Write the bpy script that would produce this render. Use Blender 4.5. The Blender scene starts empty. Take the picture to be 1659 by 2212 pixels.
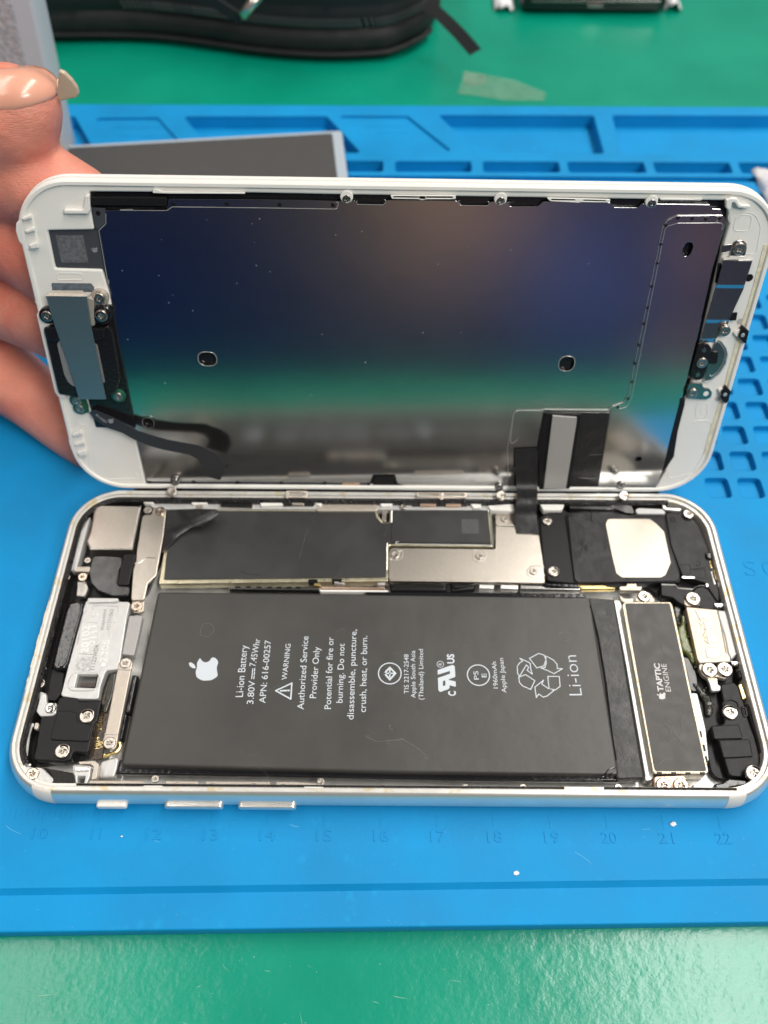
import bpy, bmesh, math, random
from mathutils import Vector as V, Matrix
random.seed(7)
C = bpy.context.scene
S = 0.001                                   # everything is written in millimetres
# ------------------------------------------------------------------ camera, world, lamps, exposure
CAM = [-1.09065671, -79.49573460, 155.5832162, -0.0062968743, 0.9489196004, 0.0007296558, 1853.946368]
def cam_axes():
    yaw, pit, rol = CAM[3:6]
    f = V((math.sin(yaw)*math.cos(pit), math.cos(yaw)*math.cos(pit), -math.sin(pit)))
    r = f.cross(V((0,0,1))).normalized(); u = r.cross(f); c, s = math.cos(rol), math.sin(rol)
    return c*r+s*u, -s*r+c*u, f
CR, CU, CF = cam_axes(); CP = V(CAM[:3])
cd = bpy.data.cameras.new('camera'); cam = bpy.data.objects.new('camera', cd); C.collection.objects.link(cam)
M4 = Matrix((CR, CU, -CF)).transposed().to_4x4(); M4.translation = CP*S; cam.matrix_world = M4
cd.sensor_fit = 'VERTICAL'; cd.sensor_height = 36; cd.lens = CAM[6]/2212*36
cd.clip_start = .005; cd.clip_end = 50
cd.dof.use_dof = True; cd.dof.focus_distance = .150; cd.dof.aperture_fstop = 18.0
C.camera = cam
C.view_settings.view_transform = 'Standard'; C.view_settings.look = 'None'
C.view_settings.exposure = 0.0; C.view_settings.gamma = 1

w = bpy.data.worlds.new('World'); C.world = w; w.use_nodes = True
wn = w.node_tree; wn.nodes.clear()
def wnode(t, **k):
    n = wn.nodes.new(t)
    for a, b in k.items(): setattr(n, a, b)
    return n
tc = wnode('ShaderNodeTexCoord'); nrm = wnode('ShaderNodeVectorMath', operation='NORMALIZE')
wn.links.new(tc.outputs['Generated'], nrm.inputs[0]); DIR = nrm.outputs[0]
sep = wnode('ShaderNodeSeparateXYZ'); wn.links.new(DIR, sep.inputs[0])
def ramp(src, stops):
    r = wnode('ShaderNodeValToRGB'); e = r.color_ramp.elements
    mp = wnode('ShaderNodeMath', operation='MULTIPLY_ADD'); mp.inputs[1].default_value = .5; mp.inputs[2].default_value = .5
    wn.links.new(src, mp.inputs[0]); wn.links.new(mp.outputs[0], r.inputs[0])
    e[0].position, e[0].color = (stops[0][0]+1)/2, (*stops[0][1], 1); e[1].position, e[1].color = (stops[-1][0]+1)/2, (*stops[-1][1], 1)
    for p, c in stops[1:-1]:
        k = e.new((p+1)/2); k.color = (*c, 1)
    return r.outputs[0]
# a room: pale ceiling above, a person in navy in front of the bench (-Y), a dim room beyond (+Y)
front = ramp(sep.outputs[2], [(-.6,(.02,.02,.025)), (-.2,(.006,.022,.11)), (-.03,(.012,.03,.12)), (.06,(.05,.05,.065)), (.14,(.09,.08,.08)), (.35,(.16,.15,.14)), (.6,(.15,.145,.14)), (.9,(.05,.05,.05)), (.98,(.02,.02,.02))])
back = ramp(sep.outputs[2], [(-.3,(.05,.05,.05)), (.0,(.16,.17,.18)), (.3,(.34,.34,.33)), (.75,(.22,.22,.21)), (.92,(.06,.06,.06)), (.98,(.02,.02,.02))])
mx = wnode('ShaderNodeMix', data_type='RGBA')
fy = wnode('ShaderNodeMapRange'); fy.inputs[1].default_value = -.75; fy.inputs[2].default_value = -.2
wn.links.new(sep.outputs[1], fy.inputs[0]); wn.links.new(fy.outputs[0], mx.inputs[0]); wn.links.new(front, mx.inputs[6]); wn.links.new(back, mx.inputs[7])
cur = mx.outputs[2]
for d, n, col in [((.11,-.99,.01), 260, (.50,.27,.16)), ((.06,-.99,-.01), 90, (.13,.115,.04)), ((.25,-.96,-.08), 300, (.06,.11,.36)), ((.36,-.93,-.05), 1800, (.50,.25,.10)),
                  ((.36,-.92,-.17), 900, (.36,.20,.09)), ((.5,-.85,.1), 40, (.09,.08,.08))]:
    dt = wnode('ShaderNodeVectorMath', operation='DOT_PRODUCT'); dt.inputs[1].default_value = V(d).normalized(); wn.links.new(DIR, dt.inputs[0])
    mxx = wnode('ShaderNodeMath', operation='MAXIMUM'); mxx.inputs[1].default_value = 0; wn.links.new(dt.outputs['Value'], mxx.inputs[0])
    pw = wnode('ShaderNodeMath', operation='POWER'); pw.inputs[1].default_value = n; wn.links.new(mxx.outputs[0], pw.inputs[0])
    ad = wnode('ShaderNodeMix', data_type='RGBA', blend_type='ADD'); wn.links.new(pw.outputs[0], ad.inputs[0]); wn.links.new(cur, ad.inputs[6])
    ad.inputs[7].default_value = (*col, 1); cur = ad.outputs[2]
bg = wnode('ShaderNodeBackground'); bg.inputs[1].default_value = .5
wo = wnode('ShaderNodeOutputWorld'); wn.links.new(cur, bg.inputs[0]); wn.links.new(bg.outputs[0], wo.inputs[0])
def lamp(name, loc, sx, sy, power, col, target=None):
    l = bpy.data.lights.new(name, 'AREA'); l.shape = 'RECTANGLE'; l.size = sx; l.size_y = sy; l.energy = power; l.color = col
    o = bpy.data.objects.new(name, l); o.location = loc; C.collection.objects.link(o)
    if target is not None: o.rotation_euler = (V(target)-V(loc)).to_track_quat('-Z', 'Y').to_euler()
    return o
# two rows of ceiling tubes running away from the bench
lamp('area_light', (-.67, .30, 1.5), .15, 2.4, 11, (1,.96,.90))
lamp('area_light', (.62, .30, 1.5), .33, 2.4, 33, (1,.96,.90))
lamp('area_light', (.75, -.85, 1.05), .5, .3, 10, (1,.97,.92), (0,0,0))  # added front light, not a ceiling tube; brightens the display's white frame

# ------------------------------------------------------------------ frames: a photo pixel becomes a point on a real plane
class Frame:
    def __init__(s, o, u, v, n): s.o, s.u, s.v, s.n, s.root = V(o), V(u), V(v), V(n), None
    def map(s, x, y, w=0):
        d = CR*(x/1.82278-829.5)/CAM[6] - CU*(y/1.82278-1106)/CAM[6] + CF
        o2 = s.o+s.n*w; t = (o2-CP).dot(s.n)/d.dot(s.n); P = CP+d*t-s.o
        return V((P.dot(s.u), P.dot(s.v), w))
    def world(s, x, y, w=0):
        p = s.map(x, y, w); return s.o+s.u*p.x+s.v*p.y+s.n*w
    def loc(s, P): d = V(P)-s.o; return V((d.dot(s.u), d.dot(s.v), d.dot(s.n)))
    def mat(s):
        m = Matrix((s.u, s.v, s.n)).transposed().to_4x4(); m.translation = s.o*S; return m
BODY = Frame((0,0,0), (1,0,0), (0,1,0), (0,0,1))
LID = Frame((0.18025357,35.01669399,4.17550911), (0.99970257,0.01395068,-0.02000362), (0.01500698,0.29465598,0.95548555), (0.01922386,-0.95550156,0.29435899))
WORLD = Frame((0,0,0), (1,0,0), (0,1,0), (0,0,1))
CROP = dict(A=(0,0,.9114), B=(1512,0,.9114), C=(0,700,.6028), D=(0,1100,.6028), E=(1000,700,.6631), F=(2000,700,.6172), G=(0,1850,.6028),
    H=(900,1850,.6028), I=(1800,1850,.7378), J=(0,2350,.5425), K=(700,2350,.6028), L=(1500,2350,.6028), M=(2300,2250,.4522), N=(0,2900,.9114),
    O=(1512,2900,.9114), R=(0,150,.3014), P=(100,1100,.3014), Z=(2650,900,.339), Y=(2600,600,.3164), Q=(2500,1900,.3158), X=(0,0,1), S=(1700,2550,.0949))
def px(c, x, y): a, b, s = CROP[c]; return a+x*s, b+y*s
def pl(s):                       # 'G 1 2, 3 4; H 5 6' -> list of photo pixels
    out = []
    for part in s.split(';'):
        part = part.strip()
        if not part: continue
        c = part[0]
        for q in part[1:].split(','):
            q = q.split(); out.append(px(c, float(q[0]), float(q[1])))
    return out
def mp(fr, s, h): return [fr.map(x, y, h).xy for x, y in pl(s)]

# ------------------------------------------------------------------ materials
def mat(name, col, rough=.5, metal=0, bump=None, var=None, spec=None, coat=0, sss=0, alpha=1, aniso=0, stain=None, streak=None):
    m = bpy.data.materials.new(name); m.use_nodes = True; t = m.node_tree; N = t.nodes; b = N['Principled BSDF']
    b.inputs['Base Color'].default_value = (*col, 1); b.inputs['Roughness'].default_value = rough; b.inputs['Metallic'].default_value = metal
    if spec is not None: b.inputs['Specular IOR Level'].default_value = spec
    if coat: b.inputs['Coat Weight'].default_value = coat; b.inputs['Coat Roughness'].default_value = .08
    if sss: b.inputs['Subsurface Weight'].default_value = sss; b.inputs['Subsurface Radius'].default_value = (.004,.0015,.0008); b.inputs['Subsurface Scale'].default_value = 1
    if aniso: b.inputs['Anisotropic'].default_value = aniso
    if alpha < 1: b.inputs['Alpha'].default_value = alpha
    tc = N.new('ShaderNodeTexCoord'); mpn = N.new('ShaderNodeMapping'); mpn.inputs['Scale'].default_value = (1000,)*3
    t.links.new(tc.outputs['Object'], mpn.inputs[0])
    def noise(sc, det=4, stretch=None):
        n = N.new('ShaderNodeTexNoise'); n.inputs['Scale'].default_value = sc; n.inputs['Detail'].default_value = det
        src = mpn.outputs[0]
        if stretch:
            m2 = N.new('ShaderNodeMapping'); m2.inputs['Scale'].default_value = stretch; t.links.new(src, m2.inputs[0]); src = m2.outputs[0]
        t.links.new(src, n.inputs['Vector']); return n.outputs[0]
    cur = None
    if var:                       # (scale, amount[, stretch]) brightness variation of the surface itself
        n = noise(var[0], 5, var[2] if len(var) > 2 else None); r = N.new('ShaderNodeMapRange')
        r.inputs[1].default_value = .3; r.inputs[2].default_value = .7; r.inputs[3].default_value = 1-var[1]; r.inputs[4].default_value = 1+var[1]
        t.links.new(n, r.inputs[0]); mu = N.new('ShaderNodeMix'); mu.data_type = 'RGBA'; mu.blend_type = 'MULTIPLY'; mu.inputs[0].default_value = 1
        mu.inputs[6].default_value = (*col, 1); t.links.new(r.outputs[0], mu.inputs[7]); cur = mu.outputs[2]
        r2 = N.new('ShaderNodeMapRange'); r2.inputs[1].default_value = .3; r2.inputs[2].default_value = .7
        r2.inputs[3].default_value = max(.02, rough*(1-var[1])); r2.inputs[4].default_value = rough*(1+var[1]); t.links.new(n, r2.inputs[0]); t.links.new(r2.outputs[0], b.inputs['Roughness'])
    for st in (stain or []):      # (scale, lo, hi, colour)
        n = noise(st[0], 6); r = N.new('ShaderNodeMapRange'); r.inputs[1].default_value = st[1]; r.inputs[2].default_value = st[2]; t.links.new(n, r.inputs[0])
        mu = N.new('ShaderNodeMix'); mu.data_type = 'RGBA'; t.links.new(r.outputs[0], mu.inputs[0])
        if cur: t.links.new(cur, mu.inputs[6])
        else: mu.inputs[6].default_value = (*col, 1)
        mu.inputs[7].default_value = (*st[3], 1); cur = mu.outputs[2]
    if cur: t.links.new(cur, b.inputs['Base Color'])
    if bump:                      # [(scale, height_mm[, stretch])]
        prev = None
        for bp in bump:
            n = noise(bp[0], 4, bp[2] if len(bp) > 2 else None); bn = N.new('ShaderNodeBump'); bn.inputs['Distance'].default_value = bp[1]*S; bn.inputs['Strength'].default_value = 1
            t.links.new(n, bn.inputs['Height'])
            if prev: t.links.new(prev, bn.inputs['Normal'])
            prev = bn.outputs[0]
        t.links.new(prev, b.inputs['Normal'])
    return m
m_blue = mat('blue_silicone', (.0,.252,.57), .6, bump=[(9,.02),(1.5,.03)], var=(.05,.10), spec=.3, stain=[(6,.72,.80,(.02,.33,.65)), (.35,.62,.75,(.002,.28,.60))])
m_green = mat('green_bench', (.0,.275,.175), .25, bump=[(.30,.12),(1.3,.04)], var=(.03,.10), spec=.75, stain=[(1.2,.72,.80,(.03,.34,.22))])
m_white = mat('white_frame_plastic', (.80,.79,.75), .32, var=(.08,.03), bump=[(.6,.02)], stain=[(.12,.62,.75,(.77,.75,.67))])
m_glue = mat('yellowed_glue', (.72,.67,.50), .4, var=(.6,.12), bump=[(1.5,.15)])
m_alu = mat('silver_aluminium', (.80,.79,.76), .30, metal=.75, bump=[(14,.006)], var=(.3,.03))
m_rim = mat('rim_aluminium', (.68,.665,.63), .35, metal=.35, var=(.4,.05), stain=[(.35,.57,.66,(.62,.54,.36))])
m_floor = mat('tray_aluminium', (.66,.66,.64), .35, metal=.5, var=(.4,.10), bump=[(.8,.05)])
m_band = mat('antenna_band_plastic', (.72,.68,.64), .5)
m_plate = mat('brushed_display_steel', (.60,.60,.60), .155, metal=1, bump=[(3,.0008,(.25,8,1)),(.04,.05)], stain=[(.08,.5,.8,(.54,.54,.54))])
m_steel = mat('shield_steel', (.56,.51,.45), .32, metal=.95, bump=[(5,.012,(1,3,1))], var=(2.5,.05))
m_steeldk = mat('dark_steel', (.40,.39,.38), .22, metal=1, bump=[(4,.003)], var=(3,.06))
m_bracket = mat('earpiece_steel', (.36,.42,.44), .35, metal=.9, bump=[(4,.004,(8,.4,1))], var=(4,.04))
m_foil = mat('bright_speaker_foil', (.55,.51,.44), .42, metal=1, bump=[(1.4,.03),(5,.02)])
m_beige = mat('beige_bracket', (.56,.50,.43), .38, metal=.55, bump=[(8,.02)], var=(3,.05))
m_copper = mat('copper_bracket', (.66,.47,.36), .33, metal=.8, bump=[(5,.03)], var=(2,.1))
m_gold = mat('gold_contact', (.80,.60,.25), .28, metal=1, bump=[(6,.02)])
m_shell = mat('connector_shell', (.60,.49,.36), .38, metal=.6, bump=[(7,.02)], var=(1.5,.06))
m_shellgrey = mat('connector_grey', (.34,.33,.33), .35, metal=.5, var=(3,.05))
m_clear = mat('frosted_tab', (.62,.62,.62), .3, var=(2,.06))
m_screw = mat('screw_nickel', (.50,.46,.41), .30, metal=1, var=(3,.10), bump=[(4,.01)])
m_screwdk = mat('screw_recess', (.30,.26,.22), .3, metal=1)
m_brown = mat('screw_bronze', (.48,.40,.33), .25, metal=1, var=(3,.15))
m_black = mat('black_plastic', (.012,.012,.013), .36, bump=[(9,.012)], var=(1.5,.12), spec=.22)
m_gloss = mat('glossy_black', (.012,.012,.014), .12, bump=[(1.2,.05)])
m_rubber = mat('black_gasket', (.010,.009,.009), .35, bump=[(1.6,.30)], var=(.9,.3))
m_film = mat('black_board_film', (.034,.034,.034), .36, bump=[(.30,.06),(2.5,.015)], var=(.12,.12), stain=[(1.6,.72,.80,(.025,.025,.025))])
m_batt = mat('battery_wrap', (.048,.047,.044), .40, bump=[(.07,.28),(9,.006)], var=(.10,.10), stain=[(.7,.76,.82,(.05,.05,.048)), (7,.79,.82,(.09,.09,.09))])
m_print = mat('white_print', (.56,.61,.66), .5)
m_taptic = mat('motor_black_face', (.026,.023,.022), .40, bump=[(8,.01)], var=(.4,.12), stain=[(.8,.66,.78,(.07,.065,.062))])
m_flex = mat('black_flex', (.018,.018,.019), .22, bump=[(.5,.05)], var=(.5,.15))
m_brownflex = mat('brown_flex', (.045,.028,.016), .28, bump=[(1.5,.08)], var=(2,.3))
m_label = mat('grey_label', (.055,.06,.07), .35, var=(3,.05))
m_patch = mat('grey_patch', (.24,.25,.27), .45, var=(4,.25))
m_speck = mat('speckled_foam', (.20,.21,.21), .5, bump=[(7,.15)], var=(7,.5))
m_sticker = mat('silver_sticker', (.42,.41,.40), .42, metal=.3, bump=[(9,.04)], var=(6,.18))
m_goo = mat('green_sealant', (.10,.12,.02), .10, bump=[(1.2,.5)], var=(1,.4), coat=.5)
m_black_goo = mat('black_sealant', (.02,.02,.012), .10, bump=[(1.6,.6)], coat=.5)
m_pcb = mat('green_board', (.01,.10,.055), .35)
m_foam = mat('black_foam', (.02,.019,.018), .7, bump=[(4,.35)], var=(2,.5))
m_crinkle = mat('crinkled_foil', (.72,.70,.66), .25, metal=.9, bump=[(2.5,.4)])
m_skin = mat('skin', (.80,.31,.22), .45, bump=[(.5,.25),(3,.08),(1.2,.18,(1,1,5))], var=(.12,.10), sss=.25, stain=[(.09,.45,.68,(.74,.22,.15))])
m_nail = mat('gel_nail', (.82,.38,.27), .24, coat=.25, sss=.1)
m_nail2 = mat('nude_nail_tip', (.55,.42,.31), .25)
m_glit = mat('gold_glitter', (.95,.82,.58), .3, metal=.2, bump=[(5,.3)])
m_cloth = mat('black_pouch_fabric', (.0075,.008,.009), .62, bump=[(3,.12)], var=(.2,.25))
m_teeth = mat('zip_teeth', (.13,.13,.135), .3, metal=.5)
m_zipm = mat('zip_metal', (.75,.68,.58), .3, metal=1)
m_pad = mat('dark_grey_pad', (.06,.058,.058), .6, bump=[(2,.03)], var=(.3,.05))
m_padrim = mat('pale_pad_rim', (.40,.46,.52), .45)
m_boxg = mat('grey_grained_plastic', (.60,.60,.60), .28, bump=[(.8,.5),(2.5,.2)], metal=.3, var=(.7,.2))
m_boxrim = mat('pale_grey_plastic', (.58,.60,.62), .45)
m_tape = mat('clear_tape', (.40,.58,.42), .25, bump=[(.5,.8)], alpha=.15, var=(.3,.2))
m_tissue = mat('white_tissue', (.80,.78,.80), .7, bump=[(.3,.8)])
m_crumb = mat('white_crumb', (.78,.82,.85), .7)
m_scr = mat('bench_scratch_glint', (.14,.42,.30), .4)
m_grey2 = mat('light_tray_metal', (.56,.56,.55), .35, metal=.35, var=(.5,.05), bump=[(1.4,.05)])
m_emb = mat('tray_emboss', (.66,.66,.65), .30, metal=.35)
m_gprint = mat('grey_print', (.25,.25,.25), .5)

# ------------------------------------------------------------------ mesh tools
def fillet(pts, r):
    out = []; n = len(pts)
    if not r: return [V((p[0], p[1])) for p in pts]
    for i in range(n):
        p0, p, p1 = [V((q[0], q[1])) for q in (pts[i-1], pts[i], pts[(i+1) % n])]
        a, b = p0-p, p1-p
        if a.length < 1e-6 or b.length < 1e-6: continue
        ang = a.angle(b); rr = min(r, .45*min(a.length, b.length)*math.tan(ang/2)) if ang < 3.1 else 0
        if rr < 1e-3: out.append(p); continue
        t = rr/math.tan(ang/2); A = p+a.normalized()*t; B = p+b.normalized()*t
        k = 5
        for j in range(k+1):
            s = j/k; out.append((A*(1-s)+p*s)*(1-s)+(p*(1-s)+B*s)*s)
    return out
def area2(p): return sum(p[i-1][0]*p[i][1]-p[i][0]*p[i-1][1] for i in range(len(p)))
def curve_mesh(outer, holes, z0, z1, bev, res=1):
    cu = bpy.data.curves.new('t', 'CURVE'); cu.dimensions = '2D'; cu.fill_mode = 'BOTH'
    bev = min(bev, (z1-z0)*.45); res = 3 if bev > .2 else res; cu.extrude = (z1-z0)/2-bev; cu.bevel_depth = bev; cu.offset = -bev; cu.bevel_resolution = res
    for k, p in enumerate([outer]+list(holes)):
        p = [tuple(q) for q in p]
        if (area2(p) > 0) != (k == 0): p = p[::-1]
        s = cu.splines.new('POLY'); s.points.add(len(p)-1); s.use_cyclic_u = True
        for i, q in enumerate(p): s.points[i].co = (q[0], q[1], 0, 1)
    o = bpy.data.objects.new('t', cu); me = bpy.data.meshes.new_from_object(o)
    bpy.data.objects.remove(o); bpy.data.curves.remove(cu)
    for v in me.vertices: v.co.z += (z0+z1)/2
    return me
class MB:
    def __init__(s, fr=BODY): s.bm = bmesh.new(); s.fr = fr
    def mesh(s, me, fn=None):
        k = len(s.bm.verts); s.bm.from_mesh(me); bpy.data.meshes.remove(me)
        if fn:
            s.bm.verts.ensure_lookup_table()
            for v in s.bm.verts[k:]: v.co = fn(v.co)
        return s
    def plate(s, pts, z0, z1, bev=.08, r=.3, holes=(), fn=None, hr=.2):
        if isinstance(pts, str): pts = mp(s.fr, pts, z1)
        hs = [fillet(mp(s.fr, h, z1) if isinstance(h, str) else h, hr) for h in holes]
        return s.mesh(curve_mesh(fillet(pts, r), hs, z0, z1, bev), fn)
    def disc(s, c, r, z0, z1, bev=.08, n=28, holes=(), sx=1):
        c = s.fr.map(*px(*c), z1) if isinstance(c[0], str) else V(c)
        return s.mesh(curve_mesh([(c.x+sx*r*math.cos(a*2*math.pi/n), c.y+r*math.sin(a*2*math.pi/n)) for a in range(n)],
            [[(c.x+sx*h*math.cos(a*2*math.pi/n), c.y+h*math.sin(a*2*math.pi/n)) for a in range(n)] for h in holes], z0, z1, bev))
    def text(s, txt, p0, p1, h, cap, thick=.012, bold=0, mirror=False):
        if isinstance(p0[0], str): p0 = s.fr.map(*px(*p0), h); p1 = s.fr.map(*px(*p1), h)
        cu = bpy.data.curves.new('t', 'FONT'); cu.body = txt; cu.size = 1; cu.offset = bold; cu.resolution_u = 3
        o = bpy.data.objects.new('t', cu); me = bpy.data.meshes.new_from_object(o); bpy.data.objects.remove(o); bpy.data.curves.remove(cu)
        if mirror:
            for v in me.vertices: v.co.x *= -1
        x0 = min(v.co.x for v in me.vertices); x1 = max(v.co.x for v in me.vertices)
        d = V((p1[0]-p0[0], p1[1]-p0[1])); L = d.length; d /= L; nn = V((-d.y, d.x)); k = cap/.69
        b = bmesh.new(); b.from_mesh(me); bpy.data.meshes.remove(me)
        g = bmesh.ops.extrude_face_region(b, geom=b.faces[:])
        for v in g['geom']:
            if isinstance(v, bmesh.types.BMVert): v.co.z += thick
        for v in b.verts:
            q = V((p0[0], p0[1]))+d*((v.co.x-x0)/(x1-x0)*L)+nn*v.co.y*k; v.co = (q.x, q.y, h+v.co.z)
        me = bpy.data.meshes.new('t'); b.to_mesh(me); b.free(); return s.mesh(me)
    def ring(s, rings, close=True, cap0=False, cap1=False):
        vs = [[s.bm.verts.new(p) for p in r] for r in rings]; n = len(rings[0])
        for a, b in zip(vs, vs[1:]):
            for i in range(n if close else n-1): s.bm.faces.new((a[i], a[(i+1) % n], b[(i+1) % n], b[i]))
        if cap0: s.bm.faces.new(vs[0][::-1])
        if cap1: s.bm.faces.new(vs[-1])
        return s
    def tube(s, pts, r, n=8, cap=True, rs=None):
        pts = [V(p) for p in pts]; rings = []; up = None
        for i, p in enumerate(pts):
            t = (pts[min(i+1, len(pts)-1)]-pts[max(i-1, 0)]).normalized()
            if up is None: up = t.orthogonal().normalized()
            up = (up-t*up.dot(t)).normalized(); sd = t.cross(up); rr = rs[i] if rs else r
            rings.append([p+(up*math.cos(a*2*math.pi/n)+sd*math.sin(a*2*math.pi/n))*rr for a in range(n)])
        return s.ring(rings, True, cap, cap)
    def path(s, txt, h, r, closed=False, rr=0):
        p = mp(s.fr, txt, h) if isinstance(txt, str) else txt
        if rr: p = fillet(p, rr)
        if closed: p = list(p)+[p[0]]
        return s.tube([(q[0], q[1], h) for q in p], r, 6)
    def strip(s, L, R, th=.12):
        a = []
        for l, r in zip(L, R): a.append((V(l), V(r)))
        rings = []
        for i, (l, r) in enumerate(a):
            l0, r0 = a[max(i-1, 0)]; l1, r1 = a[min(i+1, len(a)-1)]
            n = ((l1+r1)-(l0+r0)).cross(r-l).normalized()*th/2
            rings.append([l+n, r+n, r-n, l-n])
        return s.ring(rings, True, True, True)
    def to(s, fr):
        for v in s.bm.verts: v.co = fr.loc(s.fr.o+s.fr.u*v.co.x+s.fr.v*v.co.y+s.fr.n*v.co.z)
        s.fr = fr; return s
    def box(s, c, d, rot=0, bev=0):
        m = Matrix.Translation(V(c)) @ Matrix.Rotation(rot, 4, 'Z') @ Matrix.Diagonal((*d, 1))
        g = bmesh.ops.create_cube(s.bm, size=1, matrix=m)
        if bev: bmesh.ops.bevel(s.bm, geom=list({e for v in g['verts'] for e in v.link_edges}), offset=bev, segments=2, affect='EDGES', profile=.5)
        return s
    def out(s, name, m, parent=None, ang=35, label=None, smooth=False, local=True):
        bmesh.ops.remove_doubles(s.bm, verts=s.bm.verts, dist=.0005)
        bmesh.ops.recalc_face_normals(s.bm, faces=s.bm.faces)
        for v in s.bm.verts: v.co *= S
        me = bpy.data.meshes.new(name); s.bm.to_mesh(me); s.bm.free(); me.materials.append(m)
        me.shade_smooth()
        if not smooth:
            me.set_sharp_from_angle(angle=math.radians(ang))
            cap = [abs(p.normal.z) > .9995 for p in me.polygons]; ef = {}
            for p in me.polygons:
                for e in p.edge_keys: ef.setdefault(e, []).append(p.index)
            at = me.attributes.get('sharp_edge') or me.attributes.new('sharp_edge', 'BOOLEAN', 'EDGE')
            for i, e in enumerate(me.edges):
                f = ef.get(e.key, ())
                if len(f) == 2 and cap[f[0]] != cap[f[1]]: at.data[i].value = True
        o = bpy.data.objects.new(name, me); C.collection.objects.link(o)
        if parent: o.parent = parent
        if label: o['label'] = label
        return o
def tag(o, label, cat=None, group=None, kind=None):
    if label: o['label'] = label
    if cat: o['category'] = cat
    if group: o['group'] = group
    if kind: o['kind'] = kind
    return o
def root(name, fr, label, cat, group=None):
    e = bpy.data.objects.new(name, None); C.collection.objects.link(e); e.matrix_world = fr.mat(); e.empty_display_size = .01
    fr.root = e; return tag(e, label, cat, group)
def P(fr, name, pts, z0, z1, m, parent=None, bev=.08, r=.3, holes=(), label=None, hr=.2):
    return MB(fr).plate(pts, z0, z1, bev, r, holes, None, hr).out(name, m, parent or fr.root, label=label)
# screws: one head mesh with a lobed recess, copied to every place
def screw_mesh(m, dark, lobes):
    a = MB(); n = 40
    star = [((.25+.13*math.cos(lobes*t))*math.cos(t), (.25+.13*math.cos(lobes*t))*math.sin(t)) for t in [i*2*math.pi/n for i in range(n)]]
    a.mesh(curve_mesh([(math.cos(i*2*math.pi/n), math.sin(i*2*math.pi/n)) for i in range(n)], [star], -.3, .30, .16, 3))
    a.mesh(curve_mesh([(.7*math.cos(i*2*math.pi/n), .7*math.sin(i*2*math.pi/n)) for i in range(n)], [], -.2, .06, .02))
    a.mesh(curve_mesh([(.07*math.cos(i*2*math.pi/n), .07*math.sin(i*2*math.pi/n)) for i in range(n)], [], 0, .2, .05))
    o = a.out('screw', m); me = o.data; bpy.data.objects.remove(o); return me
SM = {'n': screw_mesh(m_screw, m_screwdk, 5), 'x': screw_mesh(m_screw, m_screwdk, 4), 'b': screw_mesh(m_brown, m_screwdk, 5), 'd': screw_mesh(m_steeldk, m_screwdk, 4)}
def screw(fr, c, x, y, h, r, kind='n', parent=None, name='screw'):
    o = bpy.data.objects.new(name, SM[kind]); C.collection.objects.link(o); p = fr.map(*px(c, x, y), h)
    o.parent = parent or fr.root; o.location = p*S; o.scale = (r*(.86 if r > 1.2 else .92),)*3; o.rotation_euler = (0, 0, random.random()*3); return o
def rrect(W, H, r, ins=0, n=10, z=0, cx=0, cy=0):
    W, H, r = W/2-ins, H/2-ins, max(r-ins, .2); o = []
    for sx, sy, a0 in ((1,1,0), (-1,1,90), (-1,-1,180), (1,-1,270)):
        for i in range(n+1):
            a = math.radians(a0+90*i/n); o.append(V((cx+sx*(W-r)+r*math.cos(a), cy+sy*(H-r)+r*math.sin(a), z)))
    return o

# ------------------------------------------------------------------ the bench and the blue mat
b = MB(); b.box((0,235,-25), (1400,730,40)); tag(b.out('bench_top', m_green), None, kind='structure')
b = MB()
for i in range(60):                              # faint bench scratches, plus short pale crescents painted in as scratch highlights
    x, y = random.uniform(-66,66), random.uniform(-78,-57); a = random.uniform(-.9,.9)+(.0 if x > 0 else -.5); L = random.choice([.6,.8,1,1,1.5,2,3,10 if i < 26 else 1]); wd = random.uniform(.03,.09)
    q = [V((x+math.cos(a)*L*t+.3*math.sin(3*t+i), y+math.sin(a)*L*t*.5, -4.97)) for t in (0,.3,.6,1)]
    n = V((-math.sin(a), math.cos(a), 0))*wd
    b.strip([p-n*(1-abs(2*k/3-1))for k,p in enumerate(q)], [p+n*(1.1-abs(2*k/3-1)) for k,p in enumerate(q)], .02)
tag(b.out('scratches', m_scr), 'pale scratches and painted scratch highlights in the green bench surface', kind='stuff')

b = MB()
for i in range(16):
    x, y = random.choice([random.uniform(-74,-68), random.uniform(-66,66)]), random.uniform(-44,-36); x = x if i > 5 else -72+i*.6; y = y if i > 5 else random.uniform(-8,4)
    a = random.uniform(-.6,.4); L = random.uniform(.8,4); q = [V((x+math.cos(a)*L*t, y+math.sin(a)*L*t+.2*math.sin(3*t+i), .012)) for t in (0,.3,.6,1)]; n = V((-math.sin(a), math.cos(a), 0))*random.uniform(.02,.05)
    b.strip([p-n for p in q], [p+n for p in q], .015)
tag(b.out('mat_scuffs', mat('mat_scuff', (.10,.42,.70), .5)), 'fine pale scuffs on the blue mat around the phone', kind='stuff')
mat_root = bpy.data.objects.new('repair_mat', None); C.collection.objects.link(mat_root)
tag(mat_root, 'blue silicone work mat with moulded compartments lying under the opened phone', 'mat')
deep = [[(15,195.5),(67,195.6),(67.3,173),(27.5,173)], [(73.2,195.8),(190,195.8),(190,172.8),(73.1,172.8)],
        [(-69.9,194),(-22.1,194.4),(-10.1,172.8),(-57,172.8)], [(-190,193.5),(-106,193.5),(-95,172.8),(-190,172.8)]]
for x0, x1 in [(-105,-84),(-79,-57),(-53,-31),(-26.4,-3),(.8,24.7),(28.3,52.3),(55,79.1),(82,106),(108.8,132)]: deep.append([(x0,168.6),(x1,168.6),(x1,162.6),(x0,162.6)])
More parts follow.
